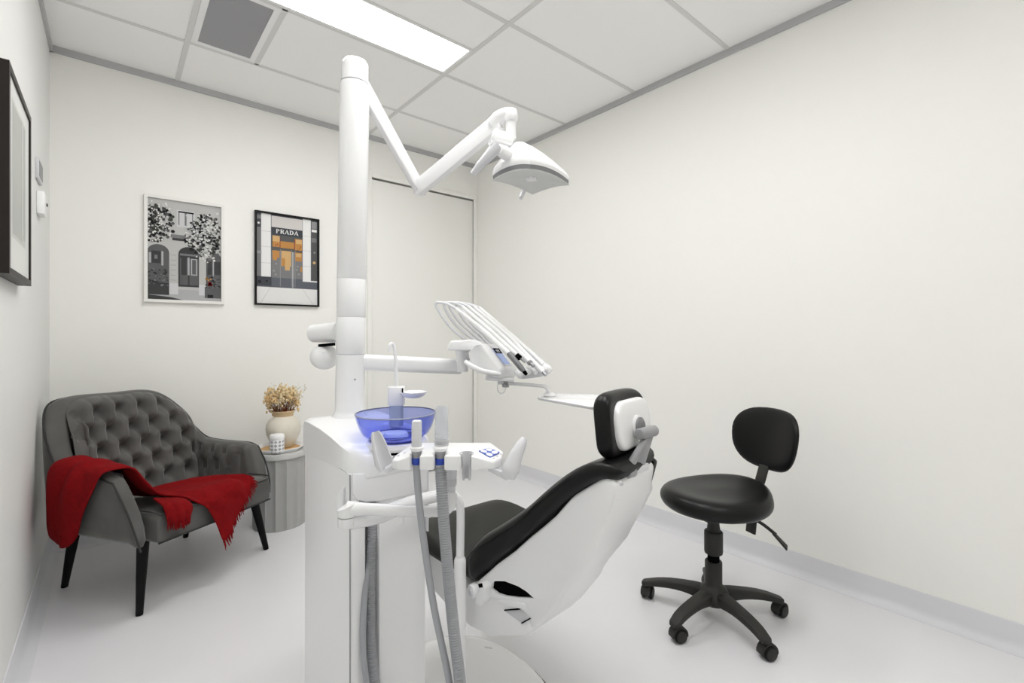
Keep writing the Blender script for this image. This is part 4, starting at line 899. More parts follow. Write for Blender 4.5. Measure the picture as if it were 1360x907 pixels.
# hip pivot bosses
bm = NB(); lathe(bm, [(0.017, 0.0), (0.0195, 0.003), (0.0195, 0.03)], (CX - 0.222, 1.112, 0.428), (1, 0, 0), 24); obj('pivot_boss', bm, M['white'], chair, base=KB)
bm = NB(); lathe(bm, [(0.009, 0.0), (0.0115, 0.002), (0.0115, 0.006)], (CX - 0.2245, 1.112, 0.428), (1, 0, 0), 20); obj('pivot_cap', bm, M['lightgrey'], chair, base=KB)
bm = NB(); pr = [(1.068, 0.475), (1.050, 0.462), (1.055, 0.425), (1.075, 0.400), (1.105, 0.395), (1.095, 0.42), (1.078, 0.45)]
prism(bm, pr, lambda a, b, t: Vector((CX + t, a, b)), -0.218, -0.19, 0.006, 3); obj('pivot_bracket', bm, M['white'], chair, base=KB)
bm = NB(); bar(bm, Vector((CX - 0.2185, 1.078, 0.458)), Vector((CX - 0.2185, 1.062, 0.466)), 0.003, 0.010); obj('pivot_gap', bm, M['void'], chair, base=KB)
# backrest cushion: rounded band lofted along the back
st = [  # upper (y,z), lower (y,z), half width
    ((1.165, 0.487), (1.160, 0.430), 0.200), ((1.152, 0.532), (1.142, 0.424), 0.211), ((1.105, 0.583), (1.110, 0.450), 0.213), ((1.060, 0.614), (1.072, 0.488), 0.208), ((1.016, 0.645), (1.036, 0.523), 0.200), ((0.935, 0.706), (0.972, 0.578), 0.186),
    ((0.888, 0.755), (0.918, 0.633), 0.177), ((0.840, 0.798), (0.846, 0.705), 0.168), ((0.792, 0.835), (0.790, 0.768), 0.159), ((0.745, 0.859), (0.748, 0.802), 0.150), ((0.705, 0.868), (0.712, 0.826), 0.142), ((0.672, 0.858), (0.688, 0.826), 0.130), ((0.660, 0.838), (0.675, 0.822), 0.105)]
bm = NB(); rg = []
for (uy, uz), (ly, lz), w in st:
    u = Vector((0, uy, uz)); l = Vector((0, ly, lz)); th = (u - l).length; r = min(0.046, th * 0.49); ax = (u - l).normalized(); m = (u + l) / 2
    ring = [Vector((CX, 0, 0)) + m + Vector((1, 0, 0)) * a + ax * b for a, b in rrect(2 * w, th, r, 5)]; rg.append([warp(*p) for p in ring])
loft(bm, rg); back = obj('backrest', bm, M['black'], chair, subsurf=1, base=KB, ang=70)
bm = NB()
pts = [Vector((CX - w * 1.004 + 0.001, u[0] * 0.74 + l[0] * 0.26, u[1] * 0.74 + l[1] * 0.26)) for u, l, w in st[1:9]]
tube(bm, pts, 0.0016, 6, 4); obj('seam', bm, M['blackmatte'], back, base=KB)
# dark side flap seen past the shell on the far side
bm = NB(); prism(bm, [(0.70, 0.835), (0.672, 0.825), (0.690, 0.770), (0.715, 0.720), (0.735, 0.700), (0.740, 0.715), (0.76, 0.80)], lambda a, b, t: warp(CX + t, a, b), 0.118, 0.150, 0.008); obj('side_flap', bm, M['black'], chair, base=KB)
# seat cushion with a rounded knee end
bm = NB(); rg = []
for y, z0, z1, w in ((1.06, 0.445, 0.470, 0.17), (1.08, 0.437, 0.487, 0.20), (1.20, 0.433, 0.492, 0.215), (1.32, 0.433, 0.500, 0.225), (1.42, 0.433, 0.507, 0.228), (1.50, 0.430, 0.503, 0.225), (1.555, 0.425, 0.488, 0.212), (1.59, 0.425, 0.468, 0.185), (1.60, 0.43, 0.450, 0.16)):
    r = (z1 - z0) * 0.47; n = 8; ring = []
    for a, b in rrect(2 * w, z1 - z0, r, n): ring.append(Vector((CX + 0.005 + a, y, (z0 + z1) / 2 + b - (0.010 * (abs(a) / w) ** 2 if b > 0 else 0))))
    rg.append(ring)
loft(bm, rg); obj('seat', bm, M['blackmatte'], chair, subsurf=1, base=KB, ang=70)
# headrest
bm = NB(); rg = []
HRC = Vector((CX - 0.004, 0.758, 0.938)); HRM = Matrix.Rotation(math.radians(12), 3, 'Z') @ Matrix.Rotation(math.radians(-6), 3, 'X')
def hr(x, y, z): return HRC + HRM @ Vector((x, y, z))
for x, s in ((-0.110, 0.42), (-0.108, 0.62), (-0.102, 0.80), (-0.088, 0.93), (-0.064, 1.0), (0, 1.0), (0.064, 1.0), (0.088, 0.93), (0.102, 0.80), (0.108, 0.62), (0.110, 0.42)):
    bow = 1.6 * x * x
    rg.append([hr(x, b + 0.004 - bow * 0.6, a) for a, b in rrect(0.166 * s, 0.050 * (0.55 + 0.45 * s), 0.023 * (0.5 + 0.5 * s), 5)])
loft(bm, rg); obj('headrest', bm, M['black'], chair, subsurf=1, base=KB, ang=70)
bm = NB(); o = rrect(0.176, 0.122, 0.048, 7)
rg = []
for dy, sc in ((-0.012, 1.0), (-0.028, 1.0), (-0.034, 0.97), (-0.037, 0.88), (-0.038, 0.5)):
    rg.append([hr(a * sc + 0.002 + (0.020 if a > 0 else 0), dy - 0.8 * (a * sc) ** 2 * 0.8, b * sc - 0.004) for a, b in o])
loft(bm, rg); hp_ = obj('headrest_plate', bm, M['white'], chair, base=KB, ang=50)
c0 = hr(0.018, -0.039, -0.014)
bm = NB(); lathe(bm, [(0.030, 0.0), (0.030, 0.004), (0.026, 0.007)], c0, HRM @ Vector((0, -1, 0)), 28); obj('hub_ring', bm, M['white'], chair, base=KB)
bm = NB(); lathe(bm, [(0.024, 0.004), (0.024, 0.012), (0.019, 0.015)], c0, HRM @ Vector((0, -1, 0)), 28); obj('hub', bm, M['darksteel'], chair, base=KB)
hs = mat('headrest_grey', (0.30, 0.30, 0.31), 0.4)
bm = NB(); ph = c0 + Vector((0, -0.030, -0.010)); tube(bm, [ph + Vector((-0.034, 0, 0)), ph + Vector((-0.031, 0, 0)), ph + Vector((0.031, 0, 0)), ph + Vector((0.034, 0, 0))], [0.011, 0.014, 0.014, 0.011], 18); obj('hinge_barrel', bm, hs, chair, base=KB)
bm = NB(); pb = Vector((CX - 0.03, 0.700, 0.842)); bar(bm, ph + Vector((0.010, 0.002, -0.004)), pb + Vector((0.020, 0, -0.012)), 0.030, 0.014, 0.036, 0.016, up=(0, -1, 0), bev=0.003); obj('headrest_stem', bm, hs, chair, base=KB)
bm = NB(); tube(bm, [ph + Vector((-0.016, -0.004, -0.02)), pb + Vector((-0.020, -0.002, -0.004))], [0.0095, 0.0105], 14); obj('stem_rod', bm, hs, chair, base=KB)
bm = NB(); tube(bm, [pb + Vector((-0.032, -0.004, -0.012)), pb + Vector((-0.030, -0.004, -0.012)), pb + Vector((-0.004, -0.004, -0.012))], [0.011, 0.014, 0.014], 18); obj('lower_hinge', bm, hs, chair, base=KB)
bm = NB(); box(bm, (CX - 0.085, 0.690, 0.822), (CX + 0.03, 0.728, 0.840), 0.004); obj('stem_socket', bm, M['lightgrey'], chair, base=KB)
bm = NB(); bar(bm, Vector((CX - 0.075, 0.690, 0.838)), Vector((CX - 0.050, 0.688, 0.843)), 0.014, 0.010, bev=0.002); obj('release_catch', bm, M['darksteel'], chair, base=KB)
bm = NB(); sp0 = at(825.5, 643, 1.066); lathe(bm, [(0.0042, -0.012), (0.0042, 0.0005), (0.003, 0.001)], sp0, -FW, 16); obj('shell_screw', bm, M['greyplastic'], chair, base=KB)

# ------------------------------------------------------------------ operator's stool
SB = Vector((1.885, 0.955, 0)); SA = math.atan2(-0.353, 0.935)       # local +x points to the backrest
stool = thing('operator_stool', 'black padded swivel stool with a curved backrest on a five star castor base', 'stool', SB, SA)
def W2L(p): return Matrix.Rotation(-SA, 3, 'Z') @ (Vector(p) - SB)
# castor positions on the floor in the room, fifth one hidden behind the column
casts = [(1.800, 1.215), (1.632, 0.975), (1.790, 0.718), (2.100, 0.790), (2.105, 1.095)]
angs = [math.atan2(y - SB.y, x - SB.x) for x, y in casts]
wheel_dir = [RT * 0.8 - FW * 0.5, -FW * 0.93 + RT * 0.25, -FW * 0.95 + RT * 0.2, -FW * 0.85 + RT * 0.45, RT]
for (cx_, cy_), ga, wd in zip(casts, angs, wheel_dir):
    tip = W2L((cx_, cy_, 0)); R_ = math.hypot(tip.x, tip.y); a = math.atan2(tip.y, tip.x); dx = Vector((math.cos(a), math.sin(a), 0)); dy = Vector((-dx.y, dx.x, 0))
    bm = NB(); rg = []
    for t, w, z0, z1 in ((0.03, 0.050, 0.066, 0.128), (0.07, 0.046, 0.076, 0.126), (0.12, 0.042, 0.084, 0.120), (0.18, 0.040, 0.080, 0.112), (0.235, 0.038, 0.070, 0.098), (R_ - 0.005, 0.037, 0.062, 0.084), (R_ + 0.014, 0.033, 0.060, 0.079), (R_ + 0.022, 0.018, 0.062, 0.075)):
        w *= 1.22; rg.append([dx * t + dy * p + UP * ((z0 + z1) / 2 + q_) for p, q_ in rrect(w, z1 - z0, min(w, z1 - z0) * 0.3, 4)])
    loft(bm, rg); leg = obj('base_arm', bm, M['blackplastic'], stool, subsurf=1, ang=70)
    # castor: stem, hood and two wheels
    wy = (Matrix.Rotation(-SA, 3, 'Z') @ wd).normalized(); wx = Vector((wy.y, -wy.x, 0)); wx = wx if wx.dot(Matrix.Rotation(-SA, 3, 'Z') @ (RT - FW * 0.2)) > 0 else -wx; off = tip + wx * 0.012
    bm = NB(); lathe(bm, [(0.010, 0.044), (0.010, 0.066)], tip, n=14); 
    rg = []
    for k in range(11):
        b = math.radians(-10 + 200 * k / 10); c = off + UP * 0.0265 + wx * (-0.030 * math.cos(b)) + UP * (0.030 * math.sin(b))
        rg.append([c + wy * p + (wx * -math.cos(b) + UP * math.sin(b)) * q_ for p, q_ in rrect(0.036, 0.006, 0.002, 2)])
    loft(bm, rg); obj('castor_hood', bm, M['blackplastic'], leg)
    for s in (-1, 1):
        bm = NB(); c = off + wy * (0.014 * s) + UP * 0.0262
        lathe(bm, [(0.018, -0.010), (0.0245, -0.0085), (0.0262, -0.005), (0.0262, 0.006), (0.0235, 0.0095), (0.0205, 0.0095), (0.0195, 0.0115), (0.004, 0.0125)], c, wy * s, 24); wh = obj('wheel', bm, M['blackrubber'], leg)
        bm = NB(); lathe(bm, [(0.0215, 0.0085), (0.0205, 0.0115), (0.004, 0.0132)], c, wy * s, 24); obj('hubcap', bm, M['blackplastic'], leg)
bm = NB(); lathe(bm, [(0.030, 0.060), (0.058, 0.072), (0.064, 0.095), (0.055, 0.122), (0.042, 0.134), (0.037, 0.138), (0.0335, 0.145), (0.0335, 0.232), (0.0315, 0.236), (0.026, 0.236)], n=36); obj('hub', bm, M['blackplastic'], stool)
bm = NB(); lathe(bm, [(0.023, 0.225), (0.023, 0.272), (0.026, 0.274)], n=24); obj('gas_lift', bm, M['void'], stool)
bm = NB(); lathe(bm, [(0.024, 0.262), (0.0345, 0.268), (0.036, 0.275), (0.036, 0.352), (0.0345, 0.357), (0.028, 0.358)], n=36); obj('column_sleeve', bm, M['blackplastic'], stool)
bm = NB(); lathe(bm, [(0.027, 0.355), (0.023, 0.385), (0.021, 0.420)], n=24); obj('column_neck', bm, M['blackplastic'], stool)
# seat: saddle dish with a narrower back
bm = NB(); rg = []; n = 40
def seat_r(a):  # a=0 towards the backrest
    return 0.213 - 0.018 * math.cos(a) + 0.006 * math.cos(2 * a)
for s, z in ((0.30, 0.452), (0.80, 0.452), (0.93, 0.459), (1.00, 0.478), (1.012, 0.497), (0.985, 0.518), (0.93, 0.532), (0.85, 0.538), (0.72, 0.535), (0.5, 0.530), (0.25, 0.530), (0.02, 0.531)):
    ring = []
    for k in range(n):
        a = 2 * math.pi * k / n; r = seat_r(a) * s
        lift = 0.012 * math.cos(a) * s if z > 0.5 else 0; lift += (0.010 * (math.cos(2 * a)) * s * s if z > 0.5 else 0)
        ring.append(Vector((0.026 + r * math.cos(a), r * math.sin(a), z + lift)))
    rg.append(ring)
loft(bm, rg); obj('seat', bm, M['black'], stool, subsurf=1, ang=70)
bm = NB(); lathe(bm, [(0.10, 0.432), (0.135, 0.436), (0.150, 0.446), (0.150, 0.458)], (0.02, 0, 0), n=36); obj('seat_pan', bm, M['blackplastic'], stool)
bm = NB(); box(bm, (-0.06, -0.05, 0.408), (0.17, 0.05, 0.436), 0.006); obj('mechanism', bm, M['blackplastic'], stool)
bm = NB(); bar(bm, Vector((0.196, 0, 0.322)), Vector((0.212, 0, 0.44)), 0.046, 0.010, up=(1, 0, 0), bev=0.002); bar(bm, Vector((0.212, 0, 0.44)), Vector((0.302, 0, 0.68)), 0.046, 0.010, up=(1, 0, 0), bev=0.002); obj('back_bar', bm, M['blackplastic'], stool)
bm = NB(); tube(bm, [Vector((0.12, -0.05, 0.425)), Vector((0.15, -0.10, 0.405)), Vector((0.185, -0.135, 0.37))], 0.0065, 10, 5); obj('lever', bm, M['blackplastic'], stool)
bm = NB(); bar(bm, Vector((0.175, -0.128, 0.378)), Vector((0.215, -0.160, 0.322)), 0.020, 0.008, 0.036, 0.007, up=(0.5, -0.7, 0.3), bev=0.003); obj('lever_paddle', bm, M['blackplastic'], stool)
# backrest pad, curved towards the sitter
bm = NB(); nu, nv = 22, 18; th = 0.056
def pad_pt(u, v, front):
    # superellipse outline, narrower at the bottom
    a = u; b = v
    sx = math.copysign(abs(math.sin(a)) ** 0.66, math.sin(a)); cz = math.copysign(abs(math.cos(a)) ** 0.72, math.cos(a))
    w = 0.172 * (1.0 if cz > 0 else 1 - 0.16 * abs(cz)); y = w * sx * b; z = 0.132 * cz * b
    prof = math.sqrt(max(0, 1 - b ** 3.2)); bow = -1.75 * y * y
    x = 0.310 + z * 0.16 + bow + (-(th * 0.62) if front else th * 0.38) * prof
    return Vector((x, y, 0.713 + z))
rf = []
for i in range(nv + 1):
    b = 0.02 + 0.98 * (1 - (1 - i / nv) ** 2.0); rf.append([pad_pt(2 * math.pi * k / nu / 1.0, b, True) for k in range(nu)])
for i in range(nv - 1, -1, -1):
    b = 0.02 + 0.98 * (1 - (1 - i / nv) ** 2.0); rf.append([pad_pt(2 * math.pi * k / nu / 1.0, b, False) for k in range(nu)])
loft(bm, rf); obj('backrest', bm, M['black'], stool, subsurf=1, ang=80)

# ------------------------------------------------------------------ tufted armchair
AB = Vector((0.2175, 2.899, 0)); AA = math.radians(30.5)
sofa = thing('armchair', 'grey velvet armchair with a buttoned tufted back and black tapered legs', 'armchair', AB, AA)
# horseshoe path in plan (outer face), left front -> back -> right front, with the top height along it
path_k = [(-0.372, -0.272), (-0.380, -0.12), (-0.386, 0.02), (-0.386, 0.13), (-0.376, 0.215), (-0.335, 0.270), (-0.26, 0.290), (-0.10, 0.300), (0.10, 0.305), (0.24, 0.312), (0.33, 0.300), (0.378, 0.250), (0.388, 0.16), (0.386, 0.0), (0.382, -0.14), (0.376, -0.245)]
top_k = [0.565, 0.588, 0.590, 0.605, 0.745, 0.850, 0.878, 0.875, 0.865, 0.768, 0.660, 0.578, 0.560, 0.560, 0.562, 0.548]
PT = cr([Vector((x, y, z)) for (x, y), z in zip(path_k, top_k)], 6)
NP = len(PT); TH = 0.085
nrm = []
for i in range(NP):
    a, b = PT[max(i - 1, 0)], PT[min(i + 1, NP - 1)]; d = Vector((b.x - a.x, b.y - a.y, 0)).normalized(); nrm.append(Vector((-d.y, d.x, 0)))   # outward
if nrm[NP // 2].y < 0: nrm = [-v for v in nrm]
def lean(i, z): return max(0, z - 0.30) * (0.03 + 0.02 * max(0, (PT[i].z - 0.6) / 0.27))
ZB = 0.285
def slant(i, z):
    """the arm fronts rake forward towards the floor"""
    left = i < NP / 2; e = (i if left else NP - 1 - i) / 16.0
    if e >= 1: return Vector((0, 0, 0))
    k = (z - ZB) / max(0.05, PT[i].z - ZB); k = max(0, min(1, k))
    return Vector((0, (1 - e) ** 1.3 * ((-0.085 + 0.150 * k ** 1.6) if left else (-0.012 + 0.095 * k ** 1.6)), 0))
bm = NB(); rg = []
for i in range(NP):
    zt = PT[i].z; o = Vector((PT[i].x, PT[i].y, 0)); nn = nrm[i]; e = min(i, NP - 1 - i); th = TH * (0.6 + 0.4 * min(1, e / 3)); r = th / 2
    pts = [(0.0 - 0.012, ZB + 0.015 if e > 1 else ZB), (0.0, ZB + 0.06), (lean(i, zt - 0.15) , ZB + (zt - ZB) * 0.55)]
    for k in range(7):
        a = math.pi * k / 6; pts.append((lean(i, zt) - r + r * math.cos(a), zt - r * 0.8 + r * 0.8 * math.sin(a)))
    pts += [(-th, ZB + (zt - ZB) * 0.5), (-th, ZB + 0.01)]
    rg.append([o + nn * d + UP * z + slant(i, z) for d, z in pts])
loft(bm, rg); obj('shell', bm, M['velvet'], sofa, subsurf=1, ang=75)
# piping along the top outer edge and down the arm fronts
def edge_pt(i, dz=0.0):
    zt = PT[i].z; return Vector((PT[i].x, PT[i].y, 0)) + nrm[i] * (lean(i, zt) - 0.006) + UP * (zt - 0.012 + dz) + slant(i, zt)
bm = NB(); tube(bm, [edge_pt(i) for i in range(0, NP)], 0.0042, 8); obj('piping', bm, M['piping'], sofa)
for i in (0, NP - 1):
    bm = NB(); f = (nrm[i].cross(UP)); f = f if f.y < 0 else -f
    o = Vector((PT[i].x, PT[i].y, 0)); tube(bm, [edge_pt(i), o + nrm[i] * 0.004 + UP * 0.45 + slant(i, 0.45), o + nrm[i] * 0.0 + UP * 0.36 + slant(i, 0.36), o + nrm[i] * -0.010 + UP * 0.29 + slant(i, 0.29)], 0.0042, 8, 4); obj('piping', bm, M['piping'], sofa)
# tufted inner back
S0 = [0.0]
for i in range(1, NP): S0.append(S0[-1] + math.hypot(PT[i].x - PT[i - 1].x, PT[i].y - PT[i - 1].y))
smid = interp([p.x for p in PT[NP // 3: 2 * NP // 3]], S0[NP // 3: 2 * NP // 3], 0.0)
def on_path(s):
    for i in range(NP - 1):
        if s <= S0[i + 1] or i == NP - 2:
            t = (s - S0[i]) / (S0[i + 1] - S0[i]); return PT[i].lerp(PT[i + 1], t), (nrm[i].lerp(nrm[i + 1], t)).normalized(), i
IP = [Vector((PT[i].x, PT[i].y, 0)) - nrm[i] * (TH - 0.012) for i in range(NP)]
for _ in range(45): IP = [IP[0]] + [IP[i] * 0.5 + (IP[i - 1] + IP[i + 1]) * 0.25 for i in range(1, NP - 1)] + [IP[-1]]
INm = []
for i in range(NP):
    d = IP[min(i + 1, NP - 1)] - IP[max(i - 1, 0)]; n_ = Vector((-d.y, d.x, 0)).normalized(); INm.append(n_ if n_.dot(nrm[i]) > 0 else -n_)
def on_inner(s):
    for i in range(NP - 1):
        if s <= S0[i + 1] or i == NP - 2:
            t = (s - S0[i]) / (S0[i + 1] - S0[i]); return IP[i].lerp(IP[i + 1], t), INm[i].lerp(INm[i + 1], t).normalized()
LA, LZ_ = 0.118, 0.092
def lattice():
    L = []
    for r_ in range(5):
        z = 0.795 - LZ_ * r_
        for c_ in range(-5, 6):
            s = (c_ + (0.0 if r_ % 2 == 0 else 0.5)) * LA + 0.0
            L.append((s, z))
    return L
LAT = lattice()
def tuft(s, z):
    """pad thickness: deep at the buttons, creased along the diamonds"""
    d = min(math.hypot(s - a, z - b) for a, b in LAT)
    u = (s / LA + (z - 0.795) / (2 * LZ_)); v = (s / LA - (z - 0.795) / (2 * LZ_))
    cu, cv = abs(u - round(u)), abs(v - round(v)); crease = min(cu, cv)
    h = 0.018 + 0.056 * (1 - math.exp(-(d / 0.034) ** 1.5)) - 0.018 * math.exp(-(crease / 0.10) ** 2) * (1 if z > 0.50 else 0.7)
    if d < 0.010: h -= 0.006
    return h
sL, sR = S0[0] + 0.10, S0[-1] - 0.10
bm = NB(); NU, NV = 150, 70; rows = []
for iu in range(NU + 1):
    s = sL + (sR - sL) * iu / NU; p, nn, ii = on_path(s); zt = p.z; row = []
    edge = min(iu / NU, 1 - iu / NU) * NU / 8; ef = min(1, edge)
    for iv in range(NV + 1):
        z = 0.335 + (zt - 0.012 - 0.335) * iv / NV
        ft = min(1, (1 - iv / NV) * (zt - 0.335) / 0.06); fb = min(1, iv / NV * 8)
        th = tuft(s - smid, z) * math.sqrt(max(0, 1 - (1 - ft) ** 2)) * math.sqrt(max(0, 1 - (1 - ef) ** 2)) + 0.002
        arm = min(1, max(0, (zt - 0.60) / 0.12)); th = th * (0.45 + 0.55 * arm)
        q0, nn = on_inner(s); d = lean(ii, zt) * (z - 0.3) / max(zt - 0.3, 0.1) - th + 0.004 - 0.045 * (1 - (z - 0.335) / 0.5) * arm * ef
        row.append(bm.verts.new(q0 + nn * d + UP * z))
    rows.append(row)
for i in range(NU):
    for j in range(NV): bm.faces.new((rows[i][j], rows[i + 1][j], rows[i + 1][j + 1], rows[i][j + 1]))
tb = obj('tufted_back', bm, M['velvet'], sofa, ang=180)
for a, b in LAT:
    s = a + smid
    if not (sL + 0.05 < s < sR - 0.05): continue
    p, nn, ii = on_path(s); zt = p.z
    if b > zt - 0.055 or b < 0.45: continue
    arm = min(1, max(0, (zt - 0.60) / 0.12)); th = (tuft(a, b) + 0.004) * (0.45 + 0.55 * arm)
    q0, nn = on_inner(s); d = lean(ii, zt) * (b - 0.3) / max(zt - 0.3, 0.1) - th + 0.004 - 0.045 * (1 - (b - 0.335) / 0.5) * arm
    bm = NB(); lathe(bm, [(0.0075, -0.002), (0.0085, 0.001), (0.0065, 0.0045), (0.001, 0.006)], q0 + nn * (d + 0.003) + UP * b, -nn, 14); obj('button', bm, M['velvet'], tb)
# seat cushion
bm = NB(); rg = []
for y, zt, w, zb in ((-0.338, 0.375, 0.270, 0.305), (-0.345, 0.385, 0.283, 0.290), (-0.340, 0.400, 0.288, 0.284), (-0.315, 0.412, 0.290, 0.284), (-0.20, 0.404, 0.290, 0.284), (0.0, 0.383, 0.290, 0.284), (0.20, 0.360, 0.290, 0.284), (0.24, 0.345, 0.28, 0.30)):
    ring = []
    for a, b in rrect(2 * w, zt - zb, 0.025, 4):
        crown = 0.006 * (1 - (a / w) ** 2) if b > 0 else 0
        ring.append(Vector((a, y, (zt + zb) / 2 + b + crown)))
    rg.append(ring)
loft(bm, rg); cu = obj('seat_cushion', bm, M['velvet'], sofa, subsurf=1, ang=70)
bm = NB(); tube(bm, [(-0.286, -0.346, 0.292), (0, -0.350, 0.291), (0.284, -0.346, 0.292)], 0.004, 8); obj('piping', bm, M['piping'], cu)
bm = NB(); tube(bm, [(-0.282, -0.20, 0.412), (-0.281, -0.325, 0.415), (-0.272, -0.345, 0.405), (-0.20, -0.349, 0.402), (0.20, -0.349, 0.402), (0.272, -0.345, 0.405), (0.281, -0.325, 0.415), (0.282, -0.20, 0.412)], 0.0035, 8, 4); obj('piping', bm, M['piping'], cu)
for sx, sy in ((-1, -1), (1, -1), (-1, 1), (1, 1)):
    f = Vector((0.320 * sx if sy < 0 else 0.284 * sx, -0.281 if sy < 0 else 0.281, 0)); tp_ = Vector((0.275 * sx, -0.235 if sy < 0 else 0.215, 0.295))
    bm = NB(); tube(bm, [f, f + (tp_ - f) * 0.02, f + (tp_ - f) * 0.5, tp_], [0.0125, 0.0135, 0.0185, 0.0235], 16); obj('leg', bm, M['legwood'], sofa)

# red throw over the left arm and the seat
TB = AB
throw = thing('throw_blanket', 'red fringed woollen throw draped over the arm and seat of the grey armchair', 'throw', AB, AA)
ctl = [
    [(-0.404, 0.130, 0.330), (-0.412, 0.085, 0.292), (-0.420, 0.040, 0.278), (-0.416, -0.005, 0.285), (-0.404, -0.035, 0.320)],
    [(-0.412, 0.140, 0.430), (-0.428, 0.085, 0.415), (-0.432, 0.020, 0.410), (-0.426, -0.040, 0.415), (-0.410, -0.090, 0.430)],
    [(-0.418, 0.135, 0.540), (-0.428, 0.070, 0.535), (-0.430, 0.000, 0.535), (-0.426, -0.085, 0.535), (-0.412, -0.160, 0.540)],
    [(-0.400, 0.125, 0.608), (-0.404, 0.060, 0.606), (-0.404, -0.010, 0.606), (-0.402, -0.100, 0.604), (-0.394, -0.185, 0.598)],
    [(-0.350, 0.115, 0.626), (-0.350, 0.050, 0.622), (-0.350, -0.020, 0.620), (-0.348, -0.110, 0.617), (-0.344, -0.205, 0.608)],
    [(-0.300, 0.100, 0.612), (-0.298, 0.040, 0.606), (-0.296, -0.030, 0.603), (-0.295, -0.115, 0.600), (-0.292, -0.210, 0.592)],
    [(-0.265, 0.095, 0.545), (-0.260, 0.035, 0.530), (-0.258, -0.040, 0.525), (-0.258, -0.130, 0.525), (-0.262, -0.230, 0.530)],
    [(-0.215, 0.085, 0.455), (-0.205, 0.025, 0.440), (-0.200, -0.050, 0.440), (-0.205, -0.150, 0.450), (-0.220, -0.262, 0.470)],
    [(-0.130, 0.070, 0.410), (-0.120, 0.005, 0.405), (-0.120, -0.100, 0.416), (-0.135, -0.215, 0.430), (-0.155, -0.330, 0.438)],
    [(-0.030, 0.045, 0.405), (-0.030, -0.060, 0.412), (-0.045, -0.190, 0.428), (-0.070, -0.345, 0.430), (-0.095, -0.372, 0.378)],
    [(0.060, 0.015, 0.408), (0.050, -0.120, 0.420), (0.025, -0.300, 0.436), (-0.010, -0.372, 0.400), (-0.055, -0.378, 0.300)],
    [(0.130, -0.060, 0.420), (0.115, -0.210, 0.432), (0.080, -0.352, 0.430), (0.025, -0.380, 0.335), (-0.030, -0.384, 0.225)],
    [(0.172, -0.235, 0.432), (0.165, -0.350, 0.432), (0.110, -0.380, 0.360), (0.045, -0.386, 0.275), (-0.020, -0.388, 0.195)],
]
rows = [cr([Vector(p) for p in r_], 9) for r_ in ctl]
cols = [cr([rows[i][j] for i in range(len(rows))], 8) for j in range(len(rows[0]))]
nR, nC = len(cols[0]), len(cols)
bm = NB(); G_ = []
for i in range(nR):
    row = []
    for j in range(nC):
        p = cols[j][i]; pa = cols[j][max(i - 1, 0)]; pb = cols[j][min(i + 1, nR - 1)]; qa = cols[max(j - 1, 0)][i]; qb = cols[min(j + 1, nC - 1)][i]
        nv_ = (pb - pa).cross(qb - qa)
        nv_ = nv_.normalized() if nv_.length > 1e-9 else UP
        if nv_.z < -0.2 or (abs(nv_.z) < 0.5 and (nv_.x > 0.3 and p.x < -0.39)): nv_ = -nv_
        u_, v_ = i / nR, j / nC
        wr = 0.0070 * math.sin(v_ * 12 + 3.5 * noise.noise((u_ * 4, v_ * 2, 1))) * (0.5 + 0.5 * math.sin(math.pi * min(1, v_ * 1.0))) + 0.010 * noise.noise((u_ * 9, v_ * 5, 3.1))
        row.append(bm.verts.new(p + nv_ * (wr + 0.004)))
    G_.append(row)
for i in range(nR - 1):
    for j in range(nC - 1): bm.faces.new((G_[i][j], G_[i][j + 1], G_[i + 1][j + 1], G_[i + 1][j]))
fr_edge = [v.co.copy() for v in G_[-1]]; fr_prev = [v.co.copy() for v in G_[-4]]
bmesh.ops.recalc_face_normals(bm, faces=bm.faces)
cloth = obj('cloth', bm, M['red'], throw, ang=180)
so = cloth.modifiers.new('so', 'SOLIDIFY'); so.thickness = 0.009; so.offset = 0
ss = cloth.modifiers.new('ss', 'SUBSURF'); ss.levels = 1; ss.render_levels = 1
# folded corner hanging over the front of the seat
bm = NB(); tl = [[(-0.245, -0.25, 0.455), (-0.205, -0.27, 0.447), (-0.165, -0.30, 0.440)], [(-0.262, -0.335, 0.440), (-0.222, -0.350, 0.440), (-0.165, -0.352, 0.432)], [(-0.268, -0.366, 0.405), (-0.222, -0.382, 0.405), (-0.158, -0.372, 0.405)], [(-0.262, -0.368, 0.372), (-0.218, -0.386, 0.365), (-0.168, -0.374, 0.372)]]
rr_ = [cr([Vector(p) for p in r_], 8) for r_ in tl]; cc_ = [cr([rr_[i][j] for i in range(4)], 5) for j in range(len(rr_[0]))]
g2 = [[bm.verts.new(cc_[j][i] + Vector((0, 0.005 * math.sin(j * 1.3), 0))) for j in range(len(cc_))] for i in range(len(cc_[0]))]
for i in range(len(g2) - 1):
    for j in range(len(g2[0]) - 1): bm.faces.new((g2[i][j], g2[i][j + 1], g2[i + 1][j + 1], g2[i + 1][j]))
fr2 = [v.co.copy() for v in g2[-1]]; fr2p = [v.co.copy() for v in g2[-4]]
fold = obj('folded_corner', bm, M['red'], throw, ang=180); so = fold.modifiers.new('so', 'SOLIDIFY'); so.thickness = 0.008; so.offset = 0
rf_ = random.Random(3); bm = NB()
